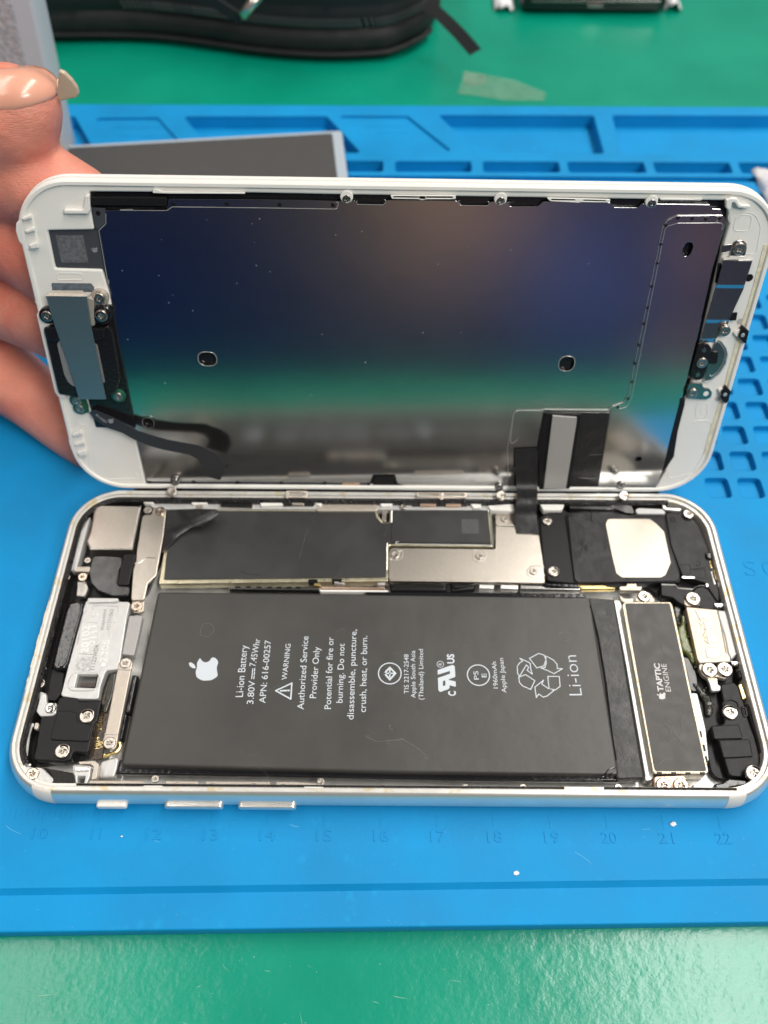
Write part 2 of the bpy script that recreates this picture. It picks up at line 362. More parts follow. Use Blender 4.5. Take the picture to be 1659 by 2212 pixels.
shal = [[(-99,192.8),(-78.3,193.3),(-66.6,175.2),(-90,175.2)], [(-18,194.8),(4.8,194.8),(19,174),(-8,174)]]
groove = [[(-200,160.6),(200,160.6),(200,158.0),(-200,158.0)]]
cells = []
for k in range(9):
    yt = 42.3+7.93*k
    for j in range(8):
        x0 = 71.6+7.5*j
        cells.append([(x0,yt),(x0+5.3,yt),(x0+5.3,yt-5.7),(x0,yt-5.7)])
OUT = [(-205,-49.85),(-205,201),(205,201),(205,-41.89)]
FRONT0 = [(-205,-56.35),(-205,-50.0),(205,-42.04),(205,-48.45)]
b = MB()
b.plate(OUT, -.9, 0, .25, 2, [fillet(q, 1.2) for q in deep+shal+groove+cells], hr=0)
b.plate(OUT, -1.7, -.9, .0, 2, [fillet(q, 1.2) for q in deep+groove+cells], hr=0)
b.plate(OUT, -4.4, -1.7, .0, 2, [fillet(q, 1.2) for q in deep], hr=0)
b.plate(OUT, -4.98, -4.4, .0, 2)
b.plate(FRONT0, -4.98, -1.0, .35, 1)
# the moulded slope between the mat and its lower front lip
def yl(x): return -45.87+.0194*x
b.ring([[(x, yl(x)+.05, -.03), (x, yl(x)-.8, -.99), (x, yl(x)-.8, -3), (x, yl(x)+.05, -3)] for x in (-205,205)], True, True, True)
b.out('mat_body', m_blue, mat_root, ang=40)
# raised ruler
b = MB(BODY)
for k in range(-1, 14):
    X = -61.945+10*k; n = 10+k
    b.text(str(n), (X-1.2 if n != 11 else X-.8, -38.9), (X+1.5 if n != 11 else X+.9, -38.85), -.02, 1.85, .15)
    for j in range(10):
        L = 2.4 if j == 0 else 1.7 if j == 5 else 1.2
        if j == 0 or k < 1: b.box((X+j, -34.0-L/2+(.2 if j else 0), .0), (.16, L, .12))
b.out('ruler_marks', m_blue, mat_root, label='raised ruler numbers 10 to 22 moulded along the front of the mat')
b = MB(BODY)
for ch, x in (('S', 75), ('O', 79.0), ('S', 83.4)): b.text(ch, (x,16), (x+2.6,16), -.02, 3.7, .14, bold=-.01); b.out('raised_letter', m_blue, mat_root); b = MB(BODY)
for x0,x1,y in ((-93,-76,189),(-90,-78,184),(-9,3,190),(-5,5,186.5)): b.box(((x0+x1)/2, y, -.85), (x1-x0, 1.6, .15)); b.out('raised_bar', m_blue, mat_root); b = MB(BODY)


# crumbs on the mat
for x, y, r, lab in [(2650,3245,.42,'small white crumb on the mat beside the raised ruler number 21'), (2033,3438,.36,'white crumb on the mat below the raised ruler number 19'), (480,3294,.14,'tiny white speck on the mat between ruler numbers 11 and 12')]:
    b = MB(); p = BODY.map(x, y, 0); bmesh.ops.create_icosphere(b.bm, subdivisions=2, radius=r)
    for v in b.bm.verts: v.co = V((v.co.x*1.5, v.co.y*1.0, v.co.z*.5))*(1+random.uniform(-.25,.25))+V((p.x, p.y, .12))
    tag(b.out('crumb', m_crumb, smooth=True), lab, 'crumb')
b = MB()
for i in range(48):
    x, y = random.uniform(-68,68), random.uniform(-56,-34.8); z = 0 if y > -45 else -1.0
    if y < yl(x)+.3 and y > yl(x)-1.6: continue
    r = random.uniform(.02,.055); b.box((x, y, z+.02), (r*2, r*1.4, .05), random.random()*3)
for i in range(60):
    x, y = random.uniform(-66,66), random.uniform(-78,-56); r = random.uniform(.03,.08); b.box((x, y, -4.98), (r*3, r, .06), random.random()*3)
tag(b.out('dust', mat('pale_dust', (.42,.58,.66), .7)), 'tiny pale dust specks scattered on the mat and the bench', kind='stuff')

# ------------------------------------------------------------------ phone body
root('opened_smartphone', BODY, 'opened silver smartphone lying face up with battery and boards exposed', 'phone')
W, H, RC = 138.4, 67.1, 10.6
prof = [(4.2,.02),(2.2,.12),(1.1,.55),(.45,1.3),(.1,2.4),(0,3.5),(.08,4.5),(.3,5.4),(.62,6.1),(.85,6.45),(1.1,6.6)]
b = MB(); b.ring([rrect(W,H,RC,i,12,z) for i,z in prof], cap0=True)
housing = b.out('housing', m_alu, BODY.root, ang=60)
b = MB(); b.ring([rrect(W,H,RC,i,12,z) for i,z in [(1.1,6.6),(1.25,6.66),(1.75,6.66),(1.85,6.5),(1.88,6.1),(2.5,6.05),(2.62,5.9),(2.7,1.2)]])
b.out('rim', m_rim, housing, ang=25)
b = MB(); b.ring([rrect(W,H,RC,2.65,12,1.2), rrect(W,H,RC,30,12,1.2)], cap1=True); b.out('tray_floor', m_floor, housing)
# glue smears on the left rim
b = MB()
for i in range(46):
    t = i/45; y = -13+t*18; x = -W/2+1.0+random.uniform(-.25,.25)
    b.box((x+.15, y, 6.5+random.uniform(-.03,.03)), (random.uniform(.15,.5), random.uniform(.8,2.4), .2), random.uniform(-.05,.05), .06)
b.out('glue_residue', m_glue, housing)
# antenna bands wrapping the near side
for x0, x1 in ((-62.6,-59.1),(58.3,61.4),(-60.5,-57.5),(58.5,61.5)):
    sy = -1 if x0 in (-62.6,58.3) else 1
    b = MB(); b.ring([[(x, sy*(H/2-i+.03 if abs(x) < 58.7 else H/2-RC+math.sqrt(max(0,(RC-i+.03)**2-(abs(x)-W/2+RC)**2))), z) for x in (x0, x0+(x1-x0)/3, x0+2*(x1-x0)/3, x1)] for i, z in prof[1:]+[(1.8,6.69)]], close=False)
    b.out('antenna_band', m_band, housing)
# side buttons
for x0, x1, nm, lab in ((418,550,'mute_switch','bright white mute switch, smallest button on the near side'), (712,965,'volume_button',None), (1030,1280,'volume_button',None)):
    a = BODY.map(x0*.9114, 3172, 2.9).x; c = BODY.map(x1*.9114, 3172, 2.9).x
    b = MB(); hh = .8
    b.mesh(curve_mesh(fillet([(a,-hh),(c,-hh),(c,hh),(a,hh)], .78), [], -.6, .75, .3, 3), lambda v: V((v.x, -H/2-v.z, 2.9+v.y)))
    b.out(nm, m_alu if nm[0] == 'v' else m_white, housing, ang=60, label=lab)
T = BODY
# gasket strips along the inner edge
b = MB(); b.ring([rrect(W,H,RC,i,12,z) for i,z in [(2.3,6.07),(2.35,6.2),(2.9,6.2),(3.3,5.7),(3.4,2)]])
bmesh.ops.delete(b.bm, geom=[f for f in b.bm.faces if f.calc_center_median().y < -27.5 or f.calc_center_median().x > 60], context='FACES')
b.out('gasket', m_rubber, T.root, ang=20)
b = MB(T); b.path([(x, -H/2+2.3) for x in (-55,-20,10,30)], 6.12, .22); b.path([(x, -H/2+2.3) for x in (37,45,55,60)], 6.12, .22); b.out('near_gasket', m_rubber, T.root)
# dark base structures left and right
P(T, 'left_base', 'G 700 215, 900 190, 1090 240, 1060 560, 960 800, 860 880; J 930 60, 850 530, 745 700, 640 1180, 170 1235, 160 1180; G 380 1100, 480 480, 560 300', 1.2, 2.6, m_black, r=2)
P(T, 'right_base', 'I 440 250, 560 200, 900 180, 1230 210, 1330 330, 1400 500; M 1280 300, 1560 1500, 1560 1700, 1400 1850, 1120 1790, 900 800, 780 330, 640 200', 1.2, 2.8, m_black, r=2)
P(T, 'corner_block', 'J 100 1180, 150 1230, 300 1240, 395 1330, 320 1395, 420 1425, 260 1410, 150 1330, 100 1250', 3.2, 6.0, m_grey2, r=.6)
P(T, 'foam_pad', 'J 305 1235, 360 1245, 530 1275, 545 1385, 430 1405, 320 1392, 395 1330', 3.2, 6.02, m_foam, bev=.3, r=.5)
screw(T, 'J', 238, 1288, 6.0, 1.35, 'b')
b = MB(T); b.plate('J 520 1218, 660 1225, 650 1300, 625 1370, 545 1385, 535 1290', 2, 5.2, .15, .5, ['J 560 1300, 620 1300, 605 1365, 565 1368'])
b.out('corner_clip', m_grey2, T.root)
P(T, 'clip_pad', 'J 545 1232, 650 1235, 645 1262, 535 1262', 5.2, 5.5, m_steeldk)
# rear camera and its surroundings
cm = P(T, 'camera_module', 'G 618 236, 912 240, 860 520, 585 518, 562 470, 590 400', 2, 5.6, m_steel, bev=.3, r=.4)
P(T, 'camera_cover', 'G 632 234, 912 240, 858 512, 592 512, 572 468, 600 398', 5.6, 5.8, m_steel, cm, r=.35)
b = MB(T); b.path('G 918 238, 862 520, 590 518', 5.75, .12); b.out('folded_edge', m_alu, cm)
cb = P(T, 'camera_bracket', 'G 1000 245, 1085 255, 1068 420, 1020 690, 965 740, 940 850, 855 850, 870 650, 888 600, 892 540, 928 310, 945 292, 990 295', 4.2, 4.9, m_steel, bev=.12, r=.5)
b = MB(T); b.path('G 880 612, 915 605, 955 572, 1020 575', 4.92, .16); b.out('stamped_crease', m_alu, cb)
P(T, 'bracket_tab', 'G 865 850, 942 850, 935 925, 912 935, 870 930, 855 905', 3.2, 4.3, m_steel, cb, r=.5)
screw(T, 'G', 893, 893, 4.4, 1.35, 'b', cb); screw(T, 'G', 1047, 272, 5.0, 1.2, 'b', cb); screw(T, 'G', 965, 265, 4.9, .95, 'n')
fl = P(T, 'camera_flex', 'G 605 560, 700 560, 800 568, 800 620, 780 645, 765 752, 850 758, 842 822, 730 822, 640 790, 592 740, 580 670', 3.6, 4.6, m_flex, bev=.25, r=1)
P(T, 'connector_tape', 'G 808 548, 888 550, 865 640, 838 752, 763 750, 785 640', 4.6, 5.1, m_black, fl, bev=.15, r=.4)
P(T, 'beige_strip', 'G 490 632, 590 632, 582 665, 482 662', 3.6, 4.8, m_beige)
P(T, 'foil_patch', 'G 505 722, 560 730, 575 775, 552 825, 498 822', 3.2, 4.4, m_crinkle, bev=.2)
for c,x,y,h,r,k in [('G',572,592,4.8,.75,'n'),('G',541,702,4.9,1.05,'b'),('G',437,703,5.4,.75,'x'),('G',540,345,5.2,.6,'d'),('J',290,630,5.2,1.05,'x')]: screw(T,c,x,y,h,r,k)
P(T, 'side_rail', 'G 560 300, 590 305, 545 470, 500 640, 480 660, 505 500', 2.5, 5.0, m_grey2, r=.5)
P(T, 'white_rail', 'G 455 560, 480 520, 500 400, 530 350, 545 358, 515 480, 470 660, 440 655', 3, 5.2, m_grey2, r=.4)
# card tray with stamped markings
tray = P(T, 'card_tray', 'J 628 22, 700 30, 945 36, 920 140, 862 525, 768 535, 730 640, 712 742, 560 738, 440 718, 470 600, 520 400, 590 130', 2.4, 4.4, m_grey2, bev=.15, r=.6,
    holes=['J 563 560, 712 563, 690 662, 540 655'])
P(T, 'upper_step', 'J 635 8, 860 10, 855 35, 640 40', 3.0, 4.9, m_grey2, tray)
P(T, 'ribbed_window', 'J 555 550, 720 555, 695 670, 530 660', 2.8, 3.2, m_black, tray)
b = MB(T)
for i in range(14):
    y = 572+i*6
    b.path('J %f %f, %f %f' % (563-i*1.4, y, 706-i*1.4, y+2), 3.3, .07)
b.out('window_ribs', m_steeldk, tray)
b = MB(T)
b.path('J 545 548, 700 545, 728 580, 700 680, 520 680, 490 650, 510 580', 4.44, .13, True, 1.5)
b.path('J 640 62, 862 68, 845 200', 4.43, .08, False, .5)
b.path('J 640 75, 600 140, 545 400', 4.43, .08, False, .8); b.path('J 585 180, 716 186, 692 410', 4.43, .07, False, .8); b.path('J 570 410, 690 418', 4.43, .07)
b.path('J 810 130, 775 340', 4.43, .07); b.path('J 830 130, 722 540', 4.43, .1)
b.disc(('J', 692, 122), .55, 4.3, 4.48, .04, 16, (.38,))
b.disc(('J', 748, 492), .45, 4.3, 4.5, .05, 16)
b.text('20102', ('J',640,405), ('J',652,208), 4.38, 1.4, .08); b.text('0111', ('J',690,355), ('J',706,212), 4.38, 1.25, .08)
b.text('2306', ('J',775,475), ('J',797,310), 4.38, 1.35, .08)
b.out('stamped_marks', m_emb, tray)
b = MB(T); b.text('71122WDK', ('J',682,535), ('J',722,340), 4.41, .85, .01, .012)
b.text('0536AA0AA', ('J',752,242), ('J',775,88), 4.41, .62, .01, .008); b.text('H1211062', ('J',795,238), ('J',826,88), 4.41, .72, .01, .008)
b.out('printed_codes', m_gprint, tray)
P(T, 'printed_square', 'J 560 440, 672 438, 650 540, 538 538', 4.405, 4.425, mat('printed_code_patch', (.50,.50,.50), .5, var=(1.6,.35)), tray, bev=0, r=.05)
P(T, 'black_capsule', 'J 530 32, 572 22, 605 45, 600 110, 560 250, 500 478, 462 522, 395 525, 372 505, 400 380, 470 110, 495 45', 3, 4.9, m_gloss, bev=.6, r=1.2)
P(T, 'side_channel', 'J 430 20, 480 20, 400 380, 330 520, 330 740, 400 750, 440 700, 460 560, 370 520, 480 60', 2.4, 3.8, m_black, r=.4)
P(T, 'inner_rail', 'J 395 60, 425 60, 330 520, 280 560, 300 440', 3.5, 5.6, m_grey2, r=.3)
# lower left antenna block
ab = P(T, 'antenna_block', 'J 430 728, 560 732, 575 760, 735 750, 705 900, 680 925, 640 1130, 530 1122, 512 1180, 460 1195, 240 1180, 262 1090, 295 880, 330 865, 400 830', 2.4, 4.6, m_black, bev=.2, r=.5)
P(T, 'raised_panel', 'J 415 828, 500 826, 545 838, 560 905, 652 925, 665 945, 640 1048, 362 1035', 4.6, 4.95, m_black, ab, bev=.15, r=.5)
screw(T, 'J', 633, 868, 4.8, 1.65, 'x', ab); screw(T, 'J', 455, 1122, 4.8, 1.6, 'x', ab)
gb = P(T, 'ground_bracket', 'J 252 684, 300 688, 335 702, 338 768, 412 770, 405 845, 375 862, 290 865, 262 830, 285 745, 282 705', 3.8, 5.0, m_grey2, bev=.15, r=.5); screw(T, 'J', 368, 808, 5.1, 1.1, 'd', gb)
P(T, 'small_contact', 'J 255 912, 282 915, 272 960, 245 960', 4, 5.0, m_beige); 
b = MB(T); b.path('J 240 900, 210 1000, 185 1200, 215 1240', 5.2, .25, False, 1); b.out('ground_wire', m_grey2, T.root)
bf = P(T, 'brown_flex', 'J 800 560, 850 545, 850 700, 760 1060, 745 1170, 700 1185, 645 1170, 650 1120, 700 900, 745 720', 2.6, 3.0, m_brownflex, r=.5)
P(T, 'shiny_sealant', 'J 800 560, 842 540, 820 700, 770 840, 742 830, 770 700', 3.0, 3.5, m_black_goo, bev=.2)
b = MB(T); b.text('1024', ('J',715,1100), ('J',722,1015), 3.01, .75, .01); b.text('V0', ('J',745,1100), ('J',748,1050), 3.01, .75, .01); b.text('20-01', ('J',735,970), ('J',748,870), 3.01, .7, .01)
b.out('gold_print', m_gold, bf)
b = MB(T); b.path('J 745 1165, 800 1140, 850 1125, 875 1085, 860 1050', 3.4, .35, False, 1.5); b.out('gold_tail', m_gold, bf)
lb = P(T, 'long_bracket', 'J 885 448, 935 440, 962 480, 950 535, 920 680, 855 1012, 845 1085, 815 1112, 760 1095, 742 1050, 762 985, 790 850, 850 530, 862 475', 3.8, 4.5, m_beige, bev=.15, r=.9)
b = MB(T); b.path('J 758 998, 855 1000', 4.5, .12); b.path('J 860 528, 948 532', 4.5, .1); b.out('bend_line', m_alu, lb)
screw(T, 'J', 912, 483, 4.5, 1.25, 'n', lb); screw(T, 'J', 797, 1063, 4.5, 1.35, 'n', lb)
P(T, 'speckled_label', 'J 940 137, 1033 137, 1010 260, 972 425, 886 415, 915 260', 2.6, 4.2, m_sticker, bev=.1, r=.15)
P(T, 'black_connector', 'J 958 560, 1002 568, 945 845, 900 838', 2, 4.2, m_gloss, bev=.5, r=.4)
P(T, 'lower_connector', 'J 900 845, 925 850, 890 1030, 862 1040', 2, 4.0, m_gloss, bev=.4, r=.3)
# battery
def batt_rings():
    pts = mp(T, 'X 621 2328, 1900 2344, 2326 2350, 2398 2792, 2440 3050, 1500 3038, 473 3012, 545 2690', 5.3)
    return pts
BP = batt_rings()
batt = MB(T); batt.plate(BP, 2.2, 5.3, .55, .8)
battery = batt.out('battery', m_batt, T.root, ang=60)
P(T, 'edge_fold', 'X 2314 2352, 2420 2358, 2462 2620, 2537 3062, 2428 3066, 2384 2800', 2.2, 5.0, mat('battery_fold', (.027,.027,.027), .42, bump=[(.25,.25),(2,.03)], var=(.5,.2)), battery, bev=.35, r=.6)
P(T, 'seam_cover', 'X 1440 2330, 2300 2336, 2310 2352, 1440 2345', 4.6, 5.25, m_gloss, battery, bev=.2)
P(T, 'bottom_flap', 'X 453 3045, 1130 3056, 1480 3064, 1960 3072, 2440 3076, 2444 3030, 470 2990', 2.4, 3.9, m_gloss, battery, bev=.4, r=.3)
h = 5.302; b = MB(T)
for t, x0, y0, x1, y1, cap in [('Li-ion Battery',425,654,456,316,1.62), ('3.80V',493,700,506,548,1.42), ('7.45Whr',508,455,540,275,1.42), ('APN: 616-00257',572,694,609,284,1.38), ('WARNING',712,543,738,308,1.15),
        ('Authorized Service',822,736,853,258,1.42), ('Provider Only',903,662,928,328,1.42), ('Potential for fire or',1000,733,1018,264,1.42), ('burning. Do not',1076,692,1090,306,1.38),
        ('disassemble, puncture,',1148,802,1168,214,1.42), ('crush, heat, or burn.',1228,754,1238,256,1.42), ('TIS 2217-2548',1508,632,1507,376,1.0), ('Apple South Asia',1553,660,1550,352,1.0), ('(Thailand) Limited',1604,672,1602,342,1.0)]:
    b.text(t, ('K',x0,y0), ('K',x1,y1), h, cap*.86, .01, .0)
for t, x0, y0, x1, y1, cap in [('1960mAh',765,598,752,424,1.0), ('Apple Japan',820,626,798,400,1.0), ('Li-ion',1315,643,1275,382,3.15), ('PS',640,540,634,484,1.05), ('E',690,526,688,500,1.05)]:
    b.text(t, ('L',x0,y0), ('L',x1,y1), h, cap*(.78 if t == 'Li-ion' else .86), .01, -.014 if t == 'Li-ion' else .0)
b.text('C', ('S',1000,2000), ('S',985,1800), h, 1.35, .01, .035); b.text('US', ('S',935,660), ('S',915,265), h, 1.3, .01, .035); b.text('R', ('L',397,447), ('L',396,431), h, .6, .01, .01)
def ringpx(b, c, x, y, r, wd): b.disc((c,x,y), r, h, h+.01, 0, 40, (r-wd,))
ringpx(b, 'K', 1385, 500, 2.25, .2); ringpx(b, 'L', 637, 511, 2.2, .2); ringpx(b, 'L', 388, 440, .68, .1)
def line(b, c, s, r=.1, closed=False, f=T, hh=None):       # flat printed line
    p = mp(f, c+' '+s, hh or h); n = len(p)
    for i in range(n if closed else n-1):
        a, q = p[i], p[(i+1) % n]; d = (q-a).normalized(); nn = V((-d.y, d.x))*r; a = a-d*r*.8; q = q+d*r*.8
        vs = [b.bm.verts.new((*k, (hh or h)+.01+.0007*(i % 3))) for k in (a-nn, q-nn, q+nn, a+nn)]; b.bm.faces.new(vs)
line(b, 'K', '640 613, 745 564, 738 668', .13, True); line(b, 'K', '672 614, 712 612', .15); line(b, 'K', '722 612, 727 612', .16)
line(b, 'K', '483 535, 490 470', .09); line(b, 'K', '497 535, 499 518', .09); line(b, 'K', '499 510, 501 492', .09); line(b, 'K', '501 485, 503 468', .09)
line(b, 'K', '1350 500, 1385 462, 1422 500, 1385 540', .17, True); line(b, 'K', '1350 500, 1422 500', .13); line(b, 'K', '1385 462, 1385 540', .13)
for s in ['890 455, 905 432, 925 420, 908 402, 960 425, 975 435, 978 470, 988 505, 955 480, 965 460, 950 445, 905 520, 893 500', '900 525, 945 508, 1005 548, 978 605, 925 582, 905 560', '970 402, 1030 370, 1065 380, 1078 410, 1065 450, 1018 465', '1075 385, 1125 412, 1150 440, 1152 468, 1185 470, 1130 502, 1090 482, 1045 465, 1072 462, 1080 430', '1090 520, 1165 520, 1170 585, 1140 608, 1098 600', '1098 600, 1130 612, 1085 648, 1060 655, 1030 635, 1015 658, 1005 590, 1062 545, 1050 570, 1092 598']:
    line(b, 'L', s, .085, True)
def apple(b, c, cx, cy, k, hh, f=T, leaf=True, kx=1, sk=0):
    # logo drawn reading upward: its crown points left
    body = [(-70,-4),(-62,-30),(-72,-55),(-80,-82),(-46,-100),(-10,-96),(20,-86),(48,-100),(70,-94),(98,-60),(92,-20),(98,20),(84,56),(56,84),(10,92),(-36,84),(-62,62),(-74,34)]
    body = [(-40,-92),(-30,-68),(-2,-52),(28,-60),(52,-94),(78,-90),(104,-58),(88,-20),(92,20),(98,52),(50,84),(-20,88),(-70,62),(-76,20),(-64,-20),(-66,-50)]
    p = [f.map(*px(c, cx+x*k*kx+sk*y*k, cy+y*k), hh).xy for x, y in body]
    b.plate(p, hh-.01, hh+.012, 0, .9*k*2)
    if leaf:
        p = [f.map(*px(c, cx+x*k*kx+sk*y*k, cy+y*k), hh).xy for x, y in [(-130,-50),(-112,-56),(-86,-38),(-72,-10),(-96,-8),(-122,-26)]]
        b.plate(p, hh-.01, hh+.012, 0, .6*k*2)
apple(b, 'K', 180, 474, .84, h)
b.plate('S 245 930, 820 730, 880 722, 935 760, 955 800, 980 1180, 955 1225, 710 1315, 715 1345, 990 1405, 1000 1620, 970 1618, 735 1560, 740 1665, 690 1720, 370 1835, 300 1810, 272 1740, 255 1260, 755 1085, 755 965, 285 1112, 250 1112', h-.01, h+.012, 0, .06, holes=['S 462 1392, 562 1352, 570 1560, 466 1600'], hr=.02)
b.out('printed_text', m_print, battery, label='white printed warning text and symbols running up the battery')
# creases of the wrap along its right seam and lower corner
b = MB(T)
for s, r in [('L 1362 35, 1385 120, 1420 260, 1470 560, 1510 900, 1545 1120', .16), ('L 1450 1190, 1480 1130, 1540 1105', .14), ('L 1475 1185, 1510 1150, 1555 1150', .12), ('L 1420 1195, 1450 1170, 1500 1175', .1), ('L 300 1195, 700 1200, 1100 1196, 1540 1204', .13)]:
    b.path(s, 5.22, r, False, 1.5)
b.out('wrap_crease', m_gloss, battery)
b = MB(T); random.seed(5)
for i in range(34):
    x, y = random.uniform(640,2300), random.uniform(2380,3000); L = random.choice([8,14,25,60,110]); a = random.uniform(-.8,.8)
    b.path([T.map(x+L*k/4*math.cos(a), y+L*k/4*math.sin(a)+(k-2)**2*L*.02, 5.3).xy for k in range(5)], 5.295, random.uniform(.010,.022))
b.out('hairline_scratches', mat('hairline', (.10,.098,.095), .35), battery)
# rub marks
b = MB(T)
for s in ['K 140 250, 165 170, 220 175, 242 215, 200 265', 'L 1160 240, 1200 225, 1245 245, 1230 290, 1180 290', 'L 0 940, 140 930, 240 990, 330 1070', 'K 1210 905, 1300 945, 1400 940, 1500 930', 'L 60 830, 55 860, 80 875', 'L 1230 190, 1290 255, 1330 290']:
    b.path(s, 5.3, .035, False, 1.5)
b.out('scuff', mat('scuff_grey', (.16,.155,.15), .35), battery)
# logic board under its black film
lg = P(T, 'board_shield', 'X 678 2004, 1482 2008, 1488 2030, 1508 2056, 1534 2056, 1537 2004, 1928 2002, 1943 2153, 1534 2148, 1530 2158, 1529 2288, 624 2298, 640 2200', 2.4, 4.5, mat('pale_gold_shield', (.72,.66,.48), .3, metal=.9, var=(1,.1)), bev=.2, r=.3)
P(T, 'board_film', 'X 690 2010, 1478 2013, 1482 2036, 1503 2059, 1540 2058, 1545 2010, 1921 2008, 1934 2143, 1536 2139, 1520 2150, 1520 2272, 644 2281, 656 2180', 4.5, 4.75, m_film, lg, bev=.12, r=.3)
b = MB(T); b.plate('G 1092 262, 1180 262, 1300 275, 1420 298, 1455 325, 1390 362, 1320 398, 1250 395, 1180 430, 1110 495, 1050 545, 1075 400', 5.0, 5.14, .03, .3,
    fn=lambda v: V((v.x, v.y, v.z+max(0, v.x+46)*.28)))
b.out('torn_tape', m_flex, lg, ang=20)
b = MB(T); b.path('G 1322 397, 1452 328', 8.0, .07); 
b.bm.free()
P(T, 'code_patch', 'H 1520 322, 1632 322, 1636 416, 1524 414', 4.95, 4.97, mat('film_patch', (.075,.075,.08), .4, var=(3,.25)), lg, bev=0, r=.05)
P(T, 'right_film', 'H 1078 272; X 1900 2014; I 178 388; H 1062 470, 1066 360', 4.76, 4.95, m_film, lg, bev=.06, r=.3)
b = MB(T); b.path('H 1066 268, 1064 345', 4.9, .14); b.path('H 1036 480, 1034 655', 4.85, .13); b.path('H 1060 484, 1659 492; I 185 405, 190 395, 178 215', 4.85, .11, False, .4); b.out('bright_edge', m_alu, lg)
b = MB(T)
for s_ in ['H 525 350, 490 470, 450 620', 'H 700 600, 710 660, 690 690', 'H 1000 380, 1030 400, 1015 440', 'H 1105 380, 1130 362', 'H 70 660, 130 680, 240 690', 'H 540 320, 570 360, 560 300']: b.path(s_, 4.78, .05, False, 1)
b.out('film_wrinkle', m_film, lg)
# far wall ledge, notches, brackets
P(T, 'far_ledge', 'X 560 1972, 900 1968, 1500 1972, 2010 1990, 2010 2008, 1200 2004, 660 2004, 600 1996', 1.5, 5.0, m_grey2, bev=.2, r=.4)
for s in ['H 205 205, 340 200, 360 230, 210 238', 'H 560 200, 620 200, 600 240, 540 205', 'H 1575 215, 1650 215, 1650 250, 1600 250', 'H 980 205, 1080 212, 1060 235, 1000 240', 'G 912 182, 1000 170, 1005 220, 940 215', 'G 1235 195, 1370 190, 1350 222, 1260 228', 'I 160 190, 300 180, 310 220, 180 215', 'I 440 180, 575 180, 560 215, 460 215']:
    P(T, 'ledge_block', s, 4.0, 5.6, m_white, bev=.2, r=.3)
P(T, 'beige_shelf', 'H 575 248, 625 210, 965 214, 978 245, 972 268, 578 268', 3.6, 5.2, m_beige, bev=.25, r=.5)
for s in ['H 410 208, 495 208, 490 224, 415 224', 'H 1255 212, 1355 212, 1355 234, 1250 234', 'H 1420 212, 1520 214, 1518 236, 1420 236']: P(T, 'spring_pad', s, 5.0, 5.65, m_copper if '1' == s[2] else m_beige, r=.3)
P(T, 'dark_bracket', 'H 350 215, 545 205, 570 240, 340 240', 3.8, 5.1, m_steeldk, r=.4)
P(T, 'dark_bracket', 'H 1200 212, 1560 212, 1575 242, 1190 242', 3.8, 5.05, m_steeldk, r=.4)
P(T, 'connector_housing', 'G 1450 200, 1640 200, 1650 245, 1440 240', 3.8, 5.4, m_black, r=.3)
P(T, 'connector_frame', 'G 1440 192, 1655 192, 1655 250, 1430 248', 3.5, 5.2, m_steel, r=.3, holes=['G 1470 208, 1630 208, 1630 232, 1465 232'])
for x, y in [(1285,242),(1140,242)]: screw(T, 'H' if x == 1140 else 'G', x+(20 if x == 1285 else 0), y, 5.2, .8, 'n')
b = MB(T); b.plate('H 985 245, 1050 245, 1048 345, 985 340', 2.4, 3.4, .1, .3); b.out('dark_slot', m_black, T.root)
P(T, 'slot_pin', 'H 1002 265, 1030 265, 1030 335, 1002 335', 3.4, 4.4, m_steel, r=.5)
P(T, 'socket_pin', 'G 1120 285, 1145 288, 1140 325, 1112 322', 3, 5.2, m_steel, r=.2)
# steel cover plates
sc = P(T, 'connector_cover', 'H 1066 510, 1590 516; I 205 424, 207 300, 318 305, 322 338, 436 343, 458 480, 470 602; H 1056 726, 1046 700, 1050 540', 3.4, 4.5, m_steel, bev=.1, r=.4)
screw(T, 'H', 1088, 552, 4.5, 1.15, 'n', sc); screw(T, 'I', 118, 460, 4.5, .95, 'n', sc); screw(T, 'I', 408, 542, 4.5, .95, 'n', sc)
P(T, 'cover_tab', 'I 205 240, 225 226, 290 226, 308 250, 310 297, 207 296', 3.4, 4.2, m_steel, sc, r=.6); screw(T, 'I', 252, 262, 4.2, .95, 'n', sc)
b = MB(T); b.path('H 1052 590, 1100 592, 1135 575, 1140 515', 4.5, .1, False, .8); b.path('I 80 425, 82 470, 105 492, 130 492, 155 470, 158 430', 4.5, .1, False, .8); b.path('I 468 512, 400 512, 372 530, 375 560, 400 575, 468 574', 4.5, .1, False, .8); b.path('I 207 298, 310 300', 4.5, .1)
b.out('stamped_outline', m_alu, sc)
# row between board and battery
P(T, 'grey_seam', 'H 0 764, 590 772, 600 785, 0 778', 2, 4.9, m_steeldk, r=.2)
b = MB(T)
for x in (60,130,200,270,330,395,455): b.box(T.map(*px('H', x, 766+x*.01), 4.9), (1.0,.35,.3))
b.out('seam_slots', m_black, T.root)
P(T, 'gold_seam', 'H 600 762, 1010 768, 1030 776, 600 776', 2.4, 4.5, m_copper, r=.2)
P(T, 'white_strip', 'H 590 782, 1040 786, 1045 797, 600 795', 2.4, 4.9, m_white, r=.2)
for s in ['H 520 714, 582 714, 582 736, 522 738', 'H 672 710, 742 710, 740 728, 675 728']: P(T, 'small_chip', s, 3.5, 4.9, m_gloss, r=.15)
for s in ['H 560 740, 600 742, 598 758, 558 756', 'H 690 728, 720 728, 715 740, 690 740', 'H 720 734, 760 736, 755 744, 722 744', 'H 970 738, 1025 735, 1020 752, 975 750']: P(T, 'solder_tab', s, 3.5, 4.75, m_gold if '5' == s[2] else m_alu, r=.1)
P(T, 'cable_sleeve', 'H 1052 735, 1428 740, 1428 792, 1058 790', 2.2, 4.6, m_black, bev=.9, r=.3)
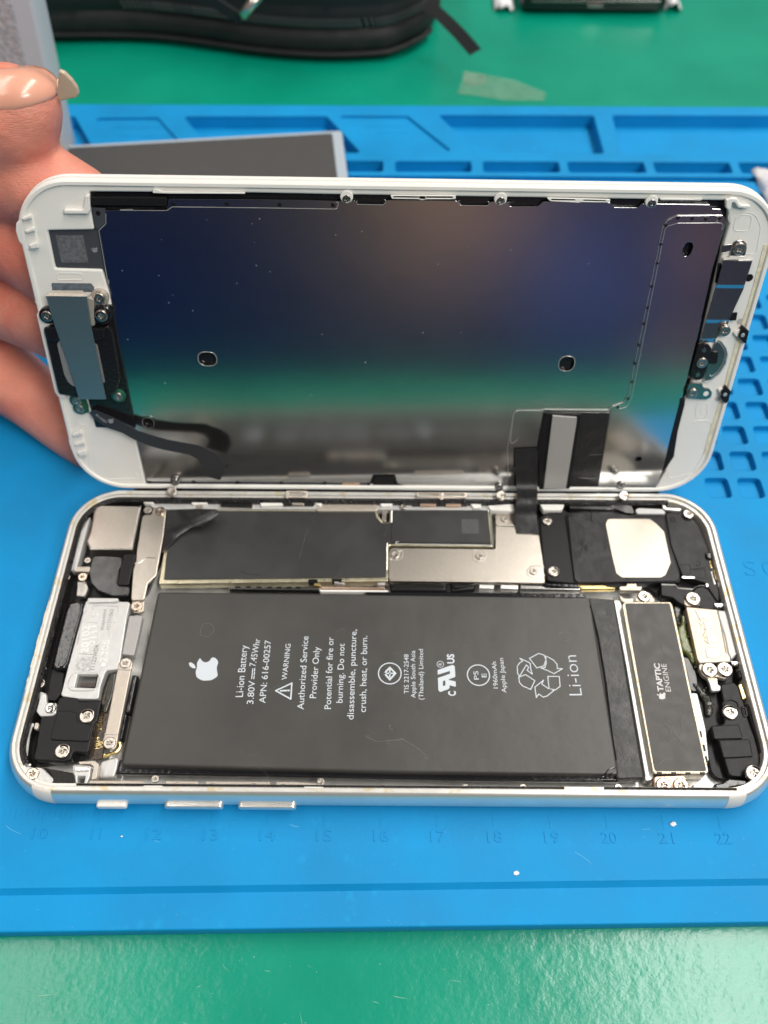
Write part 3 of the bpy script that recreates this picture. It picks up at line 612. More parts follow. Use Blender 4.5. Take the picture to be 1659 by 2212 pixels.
P(T, 'cable_sleeve', 'H 1450 738, 1612 740, 1612 778, 1455 795', 2.2, 4.4, m_black, bev=.7, r=.3)
b = MB(T); b.plate('I 335 612, 660 628, 660 640, 340 636', 2, 3.8, .2, .2); b.out('grey_cover', m_steeldk, T.root)
for s in ['I 118 612, 200 615, 195 634, 118 632', 'I 232 614, 328 616, 325 636, 235 634', 'I 600 610, 800 618, 790 630, 600 622', 'I 660 622, 800 624, 860 632, 665 634']: P(T, 'contact_strip', s, 2.8, 4.2, m_gold if '6' == s[2] else m_alu, r=.2)
P(T, 'black_lip', 'I 455 605, 640 608, 660 625, 560 625, 480 618', 3, 4.4, m_gloss, r=.2, bev=.2)
# antenna / speaker module at the far right
spk = P(T, 'speaker_module', 'I 442 250, 520 212, 575 212, 590 225, 820 208, 870 205, 940 235, 1112 238, 1140 400, 1190 540, 1196 600, 900 600, 640 606, 560 600, 482 592, 458 490', 2.4, 4.7, m_black, bev=.25, r=.8)
P(T, 'raised_cover', 'I 588 228, 820 222, 940 245, 1108 245, 1125 400, 1190 560, 1186 592, 640 600, 625 580', 4.7, 5.1, mat('soft_black_cover', (.013,.013,.014), .36, bump=[(.10,.5)], var=(.3,.15), spec=.28), spk, bev=.2, r=.8)
b = MB(T); b.path('I 715 190, 716 270, 728 276', 5.15, .1, False, .4); b.path('I 580 240, 630 600', 5.0, .1); b.out('moulded_line', m_black, spk)
P(T, 'silver_window', 'I 805 262, 1028 262, 1060 285, 1105 330, 1140 495, 1112 562, 1085 574, 880 574, 850 552, 825 450, 793 290', 5.1, 5.18, m_foil, spk, bev=.04, r=.9)
screw(T, 'I', 480, 275, 4.8, 1.25, 'x', spk); screw(T, 'I', 515, 545, 4.8, 1.4, 'x', spk)
P(T, 'upper_band', 'I 600 182, 830 178, 900 180, 950 230, 860 208, 800 212, 600 205', 3, 5.3, m_flex, bev=.2, r=.8)
P(T, 'smoked_film', 'I 812 195, 850 180, 930 192, 948 232, 900 228, 850 208', 5.3, 5.5, mat('smoke_film', (.12,.12,.12), .3), bev=.04, r=.5)
am = P(T, 'antenna_module', 'I 1112 232, 1160 218, 1250 232, 1290 300, 1345 430, 1400 650, 1398 715, 1320 600, 1250 580, 1200 560, 1140 400', 2.4, 4.8, mat('matt_black_antenna', (.015,.0145,.0145), .42, bump=[(.5,.08)], var=(.4,.12), spec=.3), bev=.2, r=.8)
b = MB(T); b.path('Q 450 445, 480 440, 500 470, 480 490, 450 480', 4.82, .1, True, .4); b.path('Q 765 985, 800 980, 822 1010, 800 1035, 765 1030', 4.82, .07, False, .4); b.path('Q 735 1085, 880 1085, 885 1175, 860 1190, 745 1190', 4.8, .08, False, .4); b.path('Q 560 1020, 690 1025, 690 1180', 4.8, .07, False, .3); b.path('Q 700 1078, 880 1062', 4.8, .07)
b.out('moulded_mark', m_black, am)
P(T, 'white_slit', 'Q 580 1165, 750 1170, 745 1195, 590 1192', 4.8, 5.0, m_alu, am, r=.2); P(T, 'white_dot', 'Q 882 1258, 915 1262, 918 1300, 890 1302', 4.8, 4.9, m_alu, am, r=.3)
P(T, 'black_post', 'Q 878 868, 955 868, 965 950, 900 940', 4, 5.4, m_gloss, am, bev=.3, r=.4)
screw(T, 'I', 1233, 238, 5.2, 1.35, 'n', am)
for s in ['Q 925 965, 948 970, 968 1060, 960 1075, 940 1050', 'Q 975 1075, 995 1090, 1030 1200, 1025 1225, 1000 1190']: P(T, 'gold_spring', s, 2.5, 4.9, m_gold, am, bev=.2, r=.2)
for s in ['Q 942 1100, 965 1110, 1015 1265, 985 1265', 'Q 1030 1240, 1050 1245, 1062 1300, 1040 1300']: P(T, 'silver_spring', s, 2.5, 5.0, m_alu, am, bev=.2, r=.2)
P(T, 'corner_lever', 'Q 345 240, 380 245, 385 310, 560 320, 590 335, 560 350, 370 335, 345 310', 4.8, 5.6, m_alu, r=.4)
P(T, 'frosted_clip', 'Q 10 330, 60 318, 340 330, 395 385, 20 385', 4.2, 5.2, m_clear, r=.6); 
b = MB(T); b.disc(('Q', 880, 1440), 2.8, 2.8, 4.4, .3, 36); b.out('vent_disc', m_black, am)
b = MB(T); b.disc(('Q', 880, 1440), 3.1, 4.0, 4.45, .1, 36, (2.85,)); b.out('vent_ring', m_gloss, am)
# bits above the haptic motor
P(T, 'contact_plate', 'I 865 622, 905 620, 905 606, 958 606, 958 622, 990 622, 982 642, 870 642', 3.2, 4.5, m_beige, r=.3); b = MB(T); b.disc(('I', 932, 624), .55, 4.5, 4.6, .03, 16); b.out('contact_dot', m_gold, T.root)
cp = P(T, 'black_cap', 'Q 328 1270, 470 1272, 530 1310, 700 1325, 760 1390, 680 1395, 640 1440, 620 1530, 540 1490, 470 1430, 330 1405', 2.8, 4.8, m_black, bev=.15, r=.4)
b = MB(T); b.path('Q 330 1272, 500 1276, 540 1318, 720 1330', 4.85, .14); b.out('cap_edge', m_alu, cp)
P(T, 'screw_tab', 'M 890 200, 985 190, 1010 240, 1010 295, 885 300, 870 260', 4, 4.9, m_beige, r=1); screw(T, 'M', 945, 243, 5.0, 1.75, 'n')
P(T, 'pivot_tab', 'M 440 262, 470 200, 500 178, 560 178, 590 210, 628 264', 3, 4.4, m_beige, r=.8); screw(T, 'M', 520, 222, 4.5, 1.45, 'n')
P(T, 'side_tab', 'M 305 200, 345 235, 430 235, 430 262, 345 268, 322 250', 2.4, 4.2, m_beige, r=.3)
# haptic motor
he = P(T, 'haptic_motor', 'M 334 300, 345 272, 370 264, 752 268, 770 300, 1083 1745, 1060 1760, 615 1760, 600 1740', 1.6, 4.9, mat('motor_case', (.36,.32,.25), .3, metal=.85, bump=[(3,.05)], var=(2,.12)), bev=.06, r=.3)
P(T, 'motor_face', 'M 356 277, 742 277, 752 300, 1066 1738, 622 1738, 608 1700', 4.9, 4.98, m_taptic, he, bev=.04, r=.4)
b = MB(T); hh = 4.981
apple(b, 'M', 676, 1085, .33, hh); b.text('TAPTIC', ('M',692,1046), ('M',655,802), hh, 1.05, .01, .03); b.text('ENGINE', ('M',757,1046), ('M',714,805), hh, .98, .01, -.005)
b.out('printed_name', mat('motor_print', (.62,.60,.60), .5), he)
b = MB(T)
for x, y in [(655,1751),(780,1752),(905,1753),(1030,1753)]: b.box(T.map(*px('M', x, y+6), 4.86), (.9,.4,.2))
for x, y in [(1000,1420),(1030,1540),(1050,1640)]: b.box(T.map(*px('M', x+8, y), 4.0), (.5,1.2,.6))
b.out('case_slots', m_black, he)
b = MB(T); p = []
for s in ['M 645 620, 700 740, 800 790, 840 860', 'M 600 1350, 700 1330, 770 1380, 800 1450', 'M 700 1500, 850 1440, 830 1180, 870 1150', 'M 640 1280, 760 1400, 940 1590', 'M 720 1290, 780 1330, 740 1440', 'M 640 1690, 700 1640, 790 1620']: b.path(s, 4.98, .03, False, 2)
b.out('scuff', mat('motor_scuff', (.12,.115,.11), .35), he)
P(T, 'motor_side', 'M 318 330, 334 300, 600 1745, 560 1760, 520 1600', 1.4, 3.2, m_steeldk, he)
P(T, 'motor_foot', 'M 612 1782, 882 1775, 895 1840, 892 1900, 860 1928, 655 1928, 612 1870', 3.0, 4.6, m_copper, he, bev=.15, r=.7); screw(T, 'M', 690, 1868, 4.7, 1.6, 'b', he); screw(T, 'M', 842, 1868, 4.7, 1.6, 'b', he)
P(T, 'slotted_rail', 'M 925 1058, 985 1062, 1058 1375, 1085 1640, 1060 1700, 1035 1600, 1000 1380', 2, 4.2, m_grey2, r=.4)
P(T, 'inner_wall', 'X 2415 2362, 2445 2362, 2510 2640, 2580 3040, 2570 3070, 2540 3075, 2540 3050, 2465 2620', 1.3, 3.6, m_floor, bev=.2, r=.5)
# charging connector
cn = P(T, 'charging_connector', 'M 888 308, 1000 318, 1160 334, 1200 430, 1290 720, 1270 780, 1002 792, 985 760', 2.4, 5.0, m_shell, bev=.15, r=.2)
P(T, 'grey_shell', 'M 1158 333, 1250 340, 1262 360, 1348 690, 1340 720, 1282 775, 1250 715, 1220 560, 1170 400', 2.4, 5.15, m_shellgrey, cn, bev=.3, r=.3)
for s in ['M 965 330, 1090 335, 1102 398, 1000 412', 'M 1035 428, 1118 440, 1126 495, 1058 508', 'M 1065 548, 1150 556, 1158 612, 1080 628', 'M 1055 672, 1172 655, 1190 735, 1150 758, 1070 750']: P(T, 'frosted_tab', s, 5.0, 5.14, m_clear, cn, bev=.05, r=.25)
for s in ['M 1045 400, 1085 398, 1092 432, 1052 430', 'M 1060 505, 1098 502, 1108 548, 1070 546', 'M 1085 625, 1125 622, 1135 660, 1092 662']: P(T, 'tab_bridge', s, 5.0, 5.09, m_copper, cn, bev=.02, r=.1)
b = MB(T); b.path('M 1000 410, 1020 440, 1000 445, 1030 475, 1010 480, 1055 508', 5.02, .09); b.path('M 1058 508, 1035 560, 1060 580, 1045 600, 1080 628', 5.02, .09); b.path('M 1005 795, 1280 782', 4.9, .12); b.path('M 1160 335, 1185 430, 1210 560, 1240 715', 5.1, .1); b.out('pressed_edge', m_alu, cn)
P(T, 'screw_plate', 'M 1000 805, 1100 812, 1150 830, 1240 790, 1285 840, 1275 905, 1230 932, 1150 915, 1090 940, 1030 900, 1005 850', 3.6, 4.8, m_beige, cn, r=.8); screw(T, 'M', 1090, 862, 4.9, 1.75, 'n', cn); screw(T, 'M', 1222, 857, 5.1, 1.75, 'n', cn)
P(T, 'sealant', 'M 850 372, 875 380, 905 560, 985 770, 950 810, 915 745, 890 700, 855 690, 818 560, 812 480, 850 450', 2.6, 3.9, m_goo, bev=.5, r=1)
P(T, 'sealant', 'M 770 290, 850 300, 845 370, 815 440, 790 400', 2.6, 3.7, m_black_goo, bev=.4, r=.7)
P(T, 'sealant', 'M 940 960, 1000 980, 1090 1080, 1135 1150, 1125 1250, 1065 1255, 1050 1130, 975 1020', 2.6, 3.8, m_black_goo, bev=.5, r=1)
P(T, 'black_flex', 'M 860 740, 910 760, 980 900, 990 1040, 925 1040, 900 900', 2.4, 3.4, m_flex, r=.5)
b = MB(T); random.seed(3)
for i in range(26):
    x, y = random.uniform(820,980), random.uniform(400,1200); x = 800+(y-300)*.32+random.uniform(-30,40); bmesh.ops.create_icosphere(b.bm, subdivisions=2, radius=random.uniform(.2,.5), matrix=Matrix.Translation(T.map(*px('M', x, y), 3.6)))
b.out('solder_beads', m_black_goo, T.root, smooth=True)
b = MB(T)
for c, x, y in [('M',1350,810),('M',1200,305)]: p = T.map(*px(c,x,y), 4.2); b.tube([p+V((-1.6,.1,0)), p+V((1.6,-.1,.1))], .75, 12); [b.tube([p+V((k*.45-1.3,0,0)), p+V((k*.45-1.1,0,0))], .85, 12) for k in range(6)]
b.out('threaded_post', m_steeldk, T.root)
P(T, 'small_bracket', 'M 1070 925, 1160 930, 1165 985, 1190 1000, 1185 1035, 1110 1040, 1095 975', 3.8, 4.7, m_grey2, r=.3); P(T, 'gold_pin', 'M 1100 932, 1162 934, 1160 950, 1098 948', 4.7, 4.85, m_gold, r=.2)
P(T, 'black_cylinder', 'M 1330 860, 1380 850, 1402 890, 1400 930, 1350 935', 3, 4.9, m_gloss, bev=.6, r=.8)
# lower right speaker block
sb = P(T, 'speaker_block', 'M 1185 985, 1300 960, 1345 1000, 1390 1130, 1430 1290, 1490 1450, 1540 1640, 1530 1720, 1420 1792, 1262 1778, 1215 1620, 1165 1470, 1125 1450, 1100 1345, 1222 1325, 1215 1150', 2.4, 4.5, m_black, bev=.25, r=.7)
for s in ['M 1108 1345, 1350 1330, 1385 1452, 1132 1458', 'M 1172 1468, 1442 1458, 1472 1608, 1212 1622']: P(T, 'raised_step', s, 4.5, 4.95, m_black, sb, bev=.25, r=.3)
b = MB(T); b.path('M 1200 1180, 1220 1130, 1280 1110, 1340 1140, 1350 1200', 4.55, .22, False, 1.5); b.path('M 1370 1185, 1405 1190, 1418 1260, 1390 1265', 4.5, .25, True, .3); b.out('moulded_rib', m_black, sb)
screw(T, 'M', 1268, 1228, 4.6, 1.7, 'x', sb); screw(T, 'M', 1475, 1762, 5.6, 1.8, 'x', sb)
P(T, 'gold_block', 'M 1342 985, 1372 975, 1416 1100, 1382 1118', 3, 4.9, m_gold, sb, bev=.15, r=.1)
P(T, 'mesh_strip', 'M 1410 1145, 1440 1160, 1530 1400, 1560 1590, 1530 1570, 1490 1420', 3, 4.9, m_foam, sb, bev=.2, r=.4)
P(T, 'white_notch', 'M 945 1850, 1000 1845, 1040 1890, 1270 1905, 1380 1930, 1370 1950, 950 1945, 960 1900', 4, 5.8, m_grey2, r=.5)
P(T, 'black_latch', 'M 1130 1850, 1200 1840, 1260 1800, 1420 1815, 1420 1860, 1280 1880, 1250 1915, 1150 1900', 3.4, 5.4, m_gloss, bev=.3, r=.5)
P(T, 'corner_floor', 'M 1420 1850, 1540 1800, 1570 1690, 1590 1700, 1560 1830, 1450 1930, 1380 1930', 3, 5.9, m_white, r=.6)
# near edge row
P(T, 'near_ledge', 'N 620 205, 1400 215; O 500 232, 1130 228, 1150 240, 900 250, 0 250; N 640 232', 1.4, 4.9, m_black, bev=.2, r=.3)
for s in ['N 382 188, 612 190, 628 200, 620 214, 384 212', 'N 712 190, 856 192, 858 206, 712 208', 'N 884 192, 1166 194, 1166 208, 886 210', 'N 1190 194, 1270 194, 1395 202, 1400 214, 1192 210']: P(T, 'near_bracket', s, 2.6, 5.7, m_beige, bev=.2, r=.3)
for s in ['N 618 208, 700 208, 712 224, 615 226', 'N 1310 212, 1400 214, 1395 236, 1315 236', 'O 310 240, 330 226, 385 226, 402 238', 'O 548 240, 575 228, 625 228, 648 240', 'O 965 244, 985 228, 1040 228, 1058 240', 'O 790 256, 800 240, 870 240, 888 256', 'N 1420 236, 1500 242, 1560 238, 1480 246']: P(T, 'white_clip', s, 3.4, 6.25, m_white, bev=.2, r=.4)
for s in ['O 38 224, 160 226, 158 238, 40 236', 'O 172 226, 260 228, 258 240, 172 238', 'O 690 230, 776 232, 770 243, 692 241', 'O 822 232, 852 232, 850 240, 824 240']: P(T, 'copper_pad', s, 4, 6.0, m_copper, bev=.15, r=.3)
for c, x, y in [('N',765,216),('N',915,218),('N',1095,220),('N',1225,222),('N',670,184),('N',1385,196),('O',350,222),('O',600,222),('O',1012,222)]: screw(T, c, x, y, 5.7 if c == 'N' else 5.9, .75, 'n')
for s in ['N 780 212, 890 212, 890 226, 790 226', 'N 940 214, 1075 214, 1070 228, 945 228', 'N 1120 216, 1220 216, 1220 230, 1120 230']: P(T, 'spring_carrier', s, 3.5, 5.5, m_gloss, bev=.2, r=.2)
P(T, 'floor_curve', 'J 730 1190, 870 1150, 850 1260, 830 1310, 700 1320, 715 1230', 1.3, 3.0, m_grey2, bev=.5, r=.8); P(T, 'bent_strip', 'J 570 1195, 690 1190, 715 1215, 700 1320, 660 1330, 680 1230, 650 1212, 575 1215', 3.2, 4.8, m_beige, r=.5)

# ------------------------------------------------------------------ display assembly
D = LID
root('phone_display', D, 'detached white phone display assembly held upright behind the body, metal back showing', 'phone display')
OUTER = rrect(137.4, 66, 10.5, 0, 14, 0, 0, 33)
HOLE = 'C 585 92; E 0 90, 500 100, 1659 118; F 240 128, 1390 146, 1400 180, 1412 300, 1370 440, 1362 490, 1170 1310, 1140 1400, 1130 1410, 1000 1880, 940 1985; X 2560 1932, 1620 1926, 1470 1914, 575 1912, 524 1690, 440 1205, 428 1150, 401 1063, 217 1058, 187 908, 370 905, 353 812'
b = MB(D); b.plate([p.xy for p in OUTER], -1.7, 0, .35, 0, [HOLE], hr=.4); frame = b.out('white_frame', m_white, D.root, ang=50)
b = MB(D); b.ring([[V((p.x, p.y, z)) for p in rrect(137.4, 66, 10.5, i, 14, 0, 0, 33)] for i, z in [(.25,-.1),(.25,.25),(.45,.4),(.95,.4),(1.15,.2),(1.2,-.1)]]); b.out('raised_lip', m_white, frame)
b = MB(D); b.plate([p.xy for p in rrect(137.4, 66, 10.5, -.15, 14, 0, 0, 33)], -2.7, -1.72, .3, 0); b.out('front_glass', m_white, D.root, ang=60)
# yellowed glue along the right edge
b = MB(D); pts = [p for p in rrect(137.4, 66, 10.5, 0, 14, 0, 0, 33)]
def edge_glue(v0, v1, side, wdt, z):
    n = 40; L, R = [], []
    for i in range(n+1):
        v = v0+(v1-v0)*i/n; u = side*(68.7-1.4); k = wdt*(.7+.15*math.sin(i*.35)+.12*random.random()); L.append((u-side*k, v, z)); R.append((u+side*.3, v, z))
    b.strip(L, R, .1)
edge_glue(10, 56, 1, .7, .04); b.out('glue_line', m_glue, frame)
b = MB(D)
for i in range(30): b.box((-68.5+random.uniform(-.2,.4), 30+random.uniform(0,14), random.uniform(-.9,.2)), (.5,random.uniform(.4,1.2),.6), random.random()*.4, .1)
b.out('glue_residue', m_glue, frame)
P(D, 'backing_tray', 'X 345 745, 1400 752, 2870 780, 2830 1000, 2640 1890, 2590 1945, 1500 1930, 565 1925, 330 760', -1.71, -.9, m_gloss, bev=.05)
lp = P(D, 'label_panel', 'C 300 330, 640 330, 690 615, 375 610', -1.2, -.55, m_label, bev=.03, r=.2); P(D, 'code_patch', 'C 362 376, 542 376, 578 555, 402 553', -.54, -.52, mat('code_grey', (.12,.125,.135), .5, var=(1.6,.30)), lp, bev=0, r=.05)
apple(bq := MB(D), 'C', 618, 471, .19, -.54, D); bq.out('logo', m_patch, lp)
# main metal back: outline from the photograph with its notches and slots
PL = ('C 690 212, 1092 212, 1096 146, 1120 138; E 0 128, 300 132, 494 138, 600 135, 610 158, 770 160, 790 132, 1200 136, 1228 164, 1390 166, 1402 142, 1560 144; F 0 160, 15 183, 190 183, 225 152, 650 156, 680 188, 830 190, 855 165, 1290 170, 1300 196, 1360 200, 1372 240; '
      'X 2857 885, 2820 1000, 2747 1317, 2697 1521, 2673 1626, 2608 1854, 2580 1926, 2354 1926, 2400 1622, 2142 1618, 2119 1763, 2030 1768, 2022 1930, 1990 1932; E 1485 1852, 940 1842, 850 1812, 838 1762, 706 1762, 690 1812, 0 1806; X 579 1896, 542 1739, 494 1522, 446 1225, 432 1146, 416 1062, 392 905, 416 881')
def slot(c, x, y, rx, ry, rot=0, n=20, w=-.1):
    p = D.map(*px(c, x, y), w); o = []
    for i in range(n):
        a = i*2*math.pi/n; ex, ey = math.copysign(abs(math.cos(a))**.8, math.cos(a))*rx, math.copysign(abs(math.sin(a))**.8, math.sin(a))*ry
        o.append((p.x+ex*math.cos(rot)-ey*math.sin(rot), p.y+ex*math.sin(rot)+ey*math.cos(rot)))
    return o
SL = [slot('D',1355,520,1.75,1.45), slot('D',968,937,1.1,1.15), slot('F',375,1186,1.5,1.6), slot('F',1146,456,.9,1.35,-.1), slot('F',832,1793,.75,.6)]
mp_ = MB(D).plate(PL, -.6, -.1, .06, .45, SL, hr=0).out('metal_back', m_plate, D.root, ang=40)
m_plate2 = m_plate
SL2 = [slot('F',1146,456,.9,1.35,-.1,w=.1), slot('F',832,1793,.75,.6,0,w=.1)]
P(D, 'cover_sheet', 'F 1372 240, 1388 262, 1388 290, 1300 600, 1212 1000, 1130 1330, 1096 1410, 1090 1500, 985 1870, 940 1988, 572 1988, 655 1490, 662 1462, 735 1435, 768 1385, 985 330, 1020 275, 1080 243', -.1, .1, m_plate, mp_, bev=.04, r=.5, holes=SL2, hr=0)
b = MB(D)
b.path('F 1368 240, 1080 241, 1020 268, 985 325, 770 1380, 738 1432, 662 1460, 650 1482, 232 1478, 215 1485, 60 1484, 38 1505, 8 1730', .1, .045, False, .9)
b.path('F 1388 288, 1080 290, 1010 312, 1000 340, 790 1400, 760 1460, 700 1480', .12, .05, False, .9)
b.path('C 690 215, 692 300, 645 345, 690 600, 712 720', -.08, .06, False, .4); b.path('C 690 212, 1090 214, 1125 190, 1659 196; E 490 186, 505 145', -.07, .06, False, .3)
b.path('E 605 138, 612 158, 770 160, 790 132', -.08, .05, False, .3); b.path('E 1205 136, 1230 164, 1390 166, 1400 144', -.08, .05, False, .3)
b.path('E 1495 1850, 1510 1740, 1505 1610, 1540 1400, 1570 1375', -.06, .04, False, .5)
b.out('pressed_line', m_alu, mp_)
b = MB(D)
for x, y in [(1085,258),(1175,262),(1262,264),(1350,260),(1008,305),(975,425),(951,546),(918,694),(891,829),(868,932),(838,1068),(812,1185),(792,1304),(768,1410),(702,1465)]: b.disc(('F',x,y), .32, .1, .17, .03, 12)
for c, x, y in [('C',640,232),('C',1130,172),('C',1482,172),('E',152,161),('E',470,162),('D',975,1325),('D',1265,1325),('D',1552,1328),('E',420,1813),('E',162,1813),('E',680,1820),('F',840,1968)]: b.disc((c,x,y), .42, -.7, -.04, .03, 14)
b.out('rivet_dots', m_gloss, mp_)
for q, rr in ((('D',1355,520),1.75),(('D',968,937),1.1),(('F',375,1186),1.5)):
    b = MB(D); c = slot(*q, rr+.1, (1.45 if q[1] == 1355 else rr+.05)+.1); b.tube([(x,y,-.08) for x,y in c+[c[0]]], .07, 6); b.out('hole_edge', m_alu, mp_)
b = MB(D); b.disc(('D',968,937), 1.7, -.12, -.02, .04, 28, (1.2,)); b.out('grommet', m_steeldk, mp_)
P(D, 'dark_strip', 'C 582 124, 1085 128, 1090 150, 1085 186, 592 181', -.6, .25, m_black, bev=.2, r=.2)
P(D, 'dark_tab', 'C 600 196, 688 200, 688 300, 645 335, 622 330', -.6, -.15, m_label, r=.2)
P(D, 'black_notch', 'E 712 1772, 824 1772, 828 1838, 708 1838', -.9, -.2, m_black, r=.4)
P(D, 'pink_pad', 'E 525 1812, 628 1814, 626 1832, 522 1830', -.2, .0, m_copper, r=.4); P(D, 'bottom_rail', 'X 590 1899, 1440 1904, 1450 1920, 595 1916', -.9, -.3, m_label, r=.1)
# clips along both long edges
for s, hs in [('E 808 104, 1200 106, 1198 128, 1030 128, 1000 134, 975 128, 820 126', ['E 825 110, 980 110, 978 121, 830 120', 'E 1020 111, 1180 112, 1180 123, 1022 122']), ('F 245 128, 655 138, 650 158, 470 156, 450 160, 270 150', ['F 275 135, 430 138, 430 148, 280 146', 'F 480 140, 625 144, 625 153, 482 150'])]:
    P(D, 'edge_loop', s, .1, .55, m_white, frame, bev=.08, r=.3, holes=hs, hr=.15)
for c, x, y in [('E',550,122),('E',1465,134),('F',918,160)]: 
    b = MB(D); b.disc((c,x,y-8), 1.15, -.4, .4, .2, 20); b.out('latch_boss', m_white, frame); screw(D, c, x, y+4, .4, .8, 'd', frame)
for c, x, y, x2, y2 in [('D',1142,1322,1122,1388),('E',1455,1838,1466,1888),('F',722,1962,738,2032)]:
    screw(D, c, x, y, .3, 1.0, 'd', frame)
    o = screw(T, c, x2, y2, 7.5, 1.25, 'x', frame); o.location = D.loc(T.world(*px(c, x2, y2), 7.5))*S; o.rotation_euler = (-1.0, 0, 0)
    b = MB(T); p_ = T.map(*px(c, x2, y2), 6.6); b.disc((p_.x, p_.y, 0), 1.0, 4.5, 7.3, .2, 20); b.to(D).out('hinge_pin', m_steeldk, frame)
for s, hs in [('E 955 1866, 1268 1868, 1260 1898, 1130 1900, 1112 1912, 1092 1900, 970 1896', ['E 975 1874, 1095 1874, 1095 1888, 978 1888', 'E 1125 1874, 1245 1875, 1245 1889, 1127 1889']), ('E 190 1856, 320 1858, 318 1902, 290 1898, 220 1898, 185 1902', ['E 205 1868, 300 1870, 298 1884, 207 1882'])]:
    MB(T).plate(s, 6.75, 7.1, .1, .4, hs, hr=.3).to(D).out('hinge_loop', m_beige, frame)
P(D, 'edge_bead', 'C 995 100, 1000 70, 1030 78, 1060 92, 1600 96, 1600 106, 1100 104', 0, .5, m_white, frame, r=.2); P(D, 'edge_bead', 'Y 0 570, 420 582, 500 562, 528 585, 500 602, 430 598, 0 596', 0, .5, m_white, frame, r=.3)
# clips and mouldings on the white frame
for s, bars in [('C 102 300, 130 268, 200 240, 215 262, 252 440, 245 482, 185 480, 120 420, 100 350', ['C 140 262, 198 240, 205 268, 150 285', 'C 160 345, 222 322, 228 350, 172 368', 'C 185 440, 245 420, 255 462, 200 470']), ('D 442 1050, 470 1015, 530 988, 545 1010, 572 1130, 560 1168, 515 1172, 465 1120', ['D 468 1015, 525 990, 535 1015, 480 1035', 'D 482 1075, 545 1052, 552 1078, 490 1095', 'D 500 1130, 560 1115, 565 1150, 515 1160'])]:
    ear = P(D, 'side_clip', s, -1.2, .35, m_white, frame, bev=.3, r=1.2)
    for q in bars: P(D, 'clip_rib', q, .35, 1.1, m_white, ear, bev=.25, r=.2)
P(D, 'hook_ledge', 'C 412 206, 540 208, 555 120, 582 108, 588 215, 575 240, 415 240', 0, .9, m_white, frame, bev=.3, r=.5)
P(D, 'frame_hook', 'Y 815 590, 850 580, 880 565, 960 572, 985 630, 1010 650, 1110 652, 1130 690, 1060 705, 960 690, 935 640, 900 620, 880 700, 850 728, 815 690', 0, .9, m_white, frame, bev=.25, r=.5)
b = MB(D)
for s in ['C 370 622, 535 625, 545 665, 375 668', 'Y 945 780, 1145 778, 1110 980, 900 975', 'F 1205 1435, 1275 1435, 1270 1530, 1195 1530']: b.path(s, .01, .07, True, 1)
b.path('Y 800 745, 1130 748, 1200 800, 1250 930, 1195 1265, 1060 1268', .01, .07, False, 2.2); b.path('F 1185 1545, 1305 1550, 1240 1780, 1180 1880, 1000 1930', .01, .08, False, 1.5)
b.path('D 530 965, 560 950, 600 1260, 640 1305, 930 1300', .01, .09, False, 1); b.path('D 450 800, 500 790, 590 850, 600 930, 530 960', .01, .07, False, 1)
b.text('1021', ('F',1262,1520), ('F',1262,1445), -.02, 1.0, .06)
b.out('moulded_outline', m_white, frame)
# earpiece speaker and camera holder on the left
P(D, 'sensor_window', 'P 335 45, 860 50, 900 100, 900 170, 350 160', -.6, .03, mat('sensor_film', (.13,.16,.19), .2, var=(1,.3)), r=.4)
P(D, 'speaker_surround', 'P 140 470, 180 400, 260 370, 330 640, 480 1480, 560 1570, 440 1560, 380 1480', -1.5, .7, m_white, frame, bev=.3, r=1)
P(D, 'dark_side_plate', 'P 1060 330, 1135 345, 1210 800, 1330 1400, 1440 1930, 1430 1950, 920 1935, 820 1570, 900 560', -.5, .35, m_gloss, bev=.1, r=.4)
ear = P(D, 'earpiece', 'P 232 650, 300 625, 425 628, 450 660, 870 640, 1020 640, 1070 600, 1140 700, 1240 1300, 1180 1480, 1060 1515, 700 1550, 450 1508, 425 1480', .2, 1.7, m_gloss, bev=.3, r=.6)
P(D, 'earpiece_block', 'P 240 632, 420 630, 445 720, 430 800, 380 815, 280 790', 1.7, 2.2, m_gloss, ear, bev=.2, r=.3); P(D, 'earpiece_block', 'P 870 650, 1040 640, 1030 770, 900 800', 1.7, 2.2, m_gloss, ear, bev=.2, r=.3)
P(D, 'speaker_grille', 'P 412 850, 440 800, 520 780, 700 1420, 610 1390, 555 1340, 505 1240', 1.7, 1.85, m_speck, ear, bev=.06, r=.8); P(D, 'speaker_grille', 'P 900 835, 940 855, 1040 1345, 1005 1360', 1.7, 1.85, m_speck, ear, bev=.05, r=.2)
br = P(D, 'steel_bracket', 'P 265 215, 800 222, 860 620, 1055 1568, 702 1568, 560 1100, 380 600', 2.1, 2.4, m_bracket, bev=.05, r=.12)
b = MB(D); q = lambda x, y, w: D.map(*px('P', x, y), w)
b.strip([q(360,148,1.3), q(300,185,2.1), q(265,218,2.38)], [q(745,150,1.3), q(790,190,2.1), q(802,225,2.38)], .15); b.out('bent_top', m_beige, br)
b = MB(D); b.plate('P 800 230, 890 260, 905 600, 860 620, 830 420', .6, 2.0, .15, .3); b.path('P 820 300, 870 260, 905 200', 1.6, .25); b.out('side_lug', m_beige, br)
for x, y, r, k, w0 in [(965,248,1.2,'n',1.4),(995,472,1.35,'x',2.2),(285,480,1.15,'x',1.7),(1212,1530,1.0,'n',1.2),(672,1590,1.05,'n',1.0),(712,1690,1.0,'n',1.0)]:
    b = MB(D); b.disc(('P',x,y), r+.45, 0, w0-.25, .2, 28); b.out('screw_post', m_pcb if y > 1500 else (m_gloss if k == 'x' else m_beige), ear); screw(D, 'P', x, y, w0, r, k, ear)
P(D, 'board_corner', 'P 620 1550, 780 1560, 820 1650, 830 1740, 740 1760, 650 1650', .1, .5, m_pcb, r=.4)
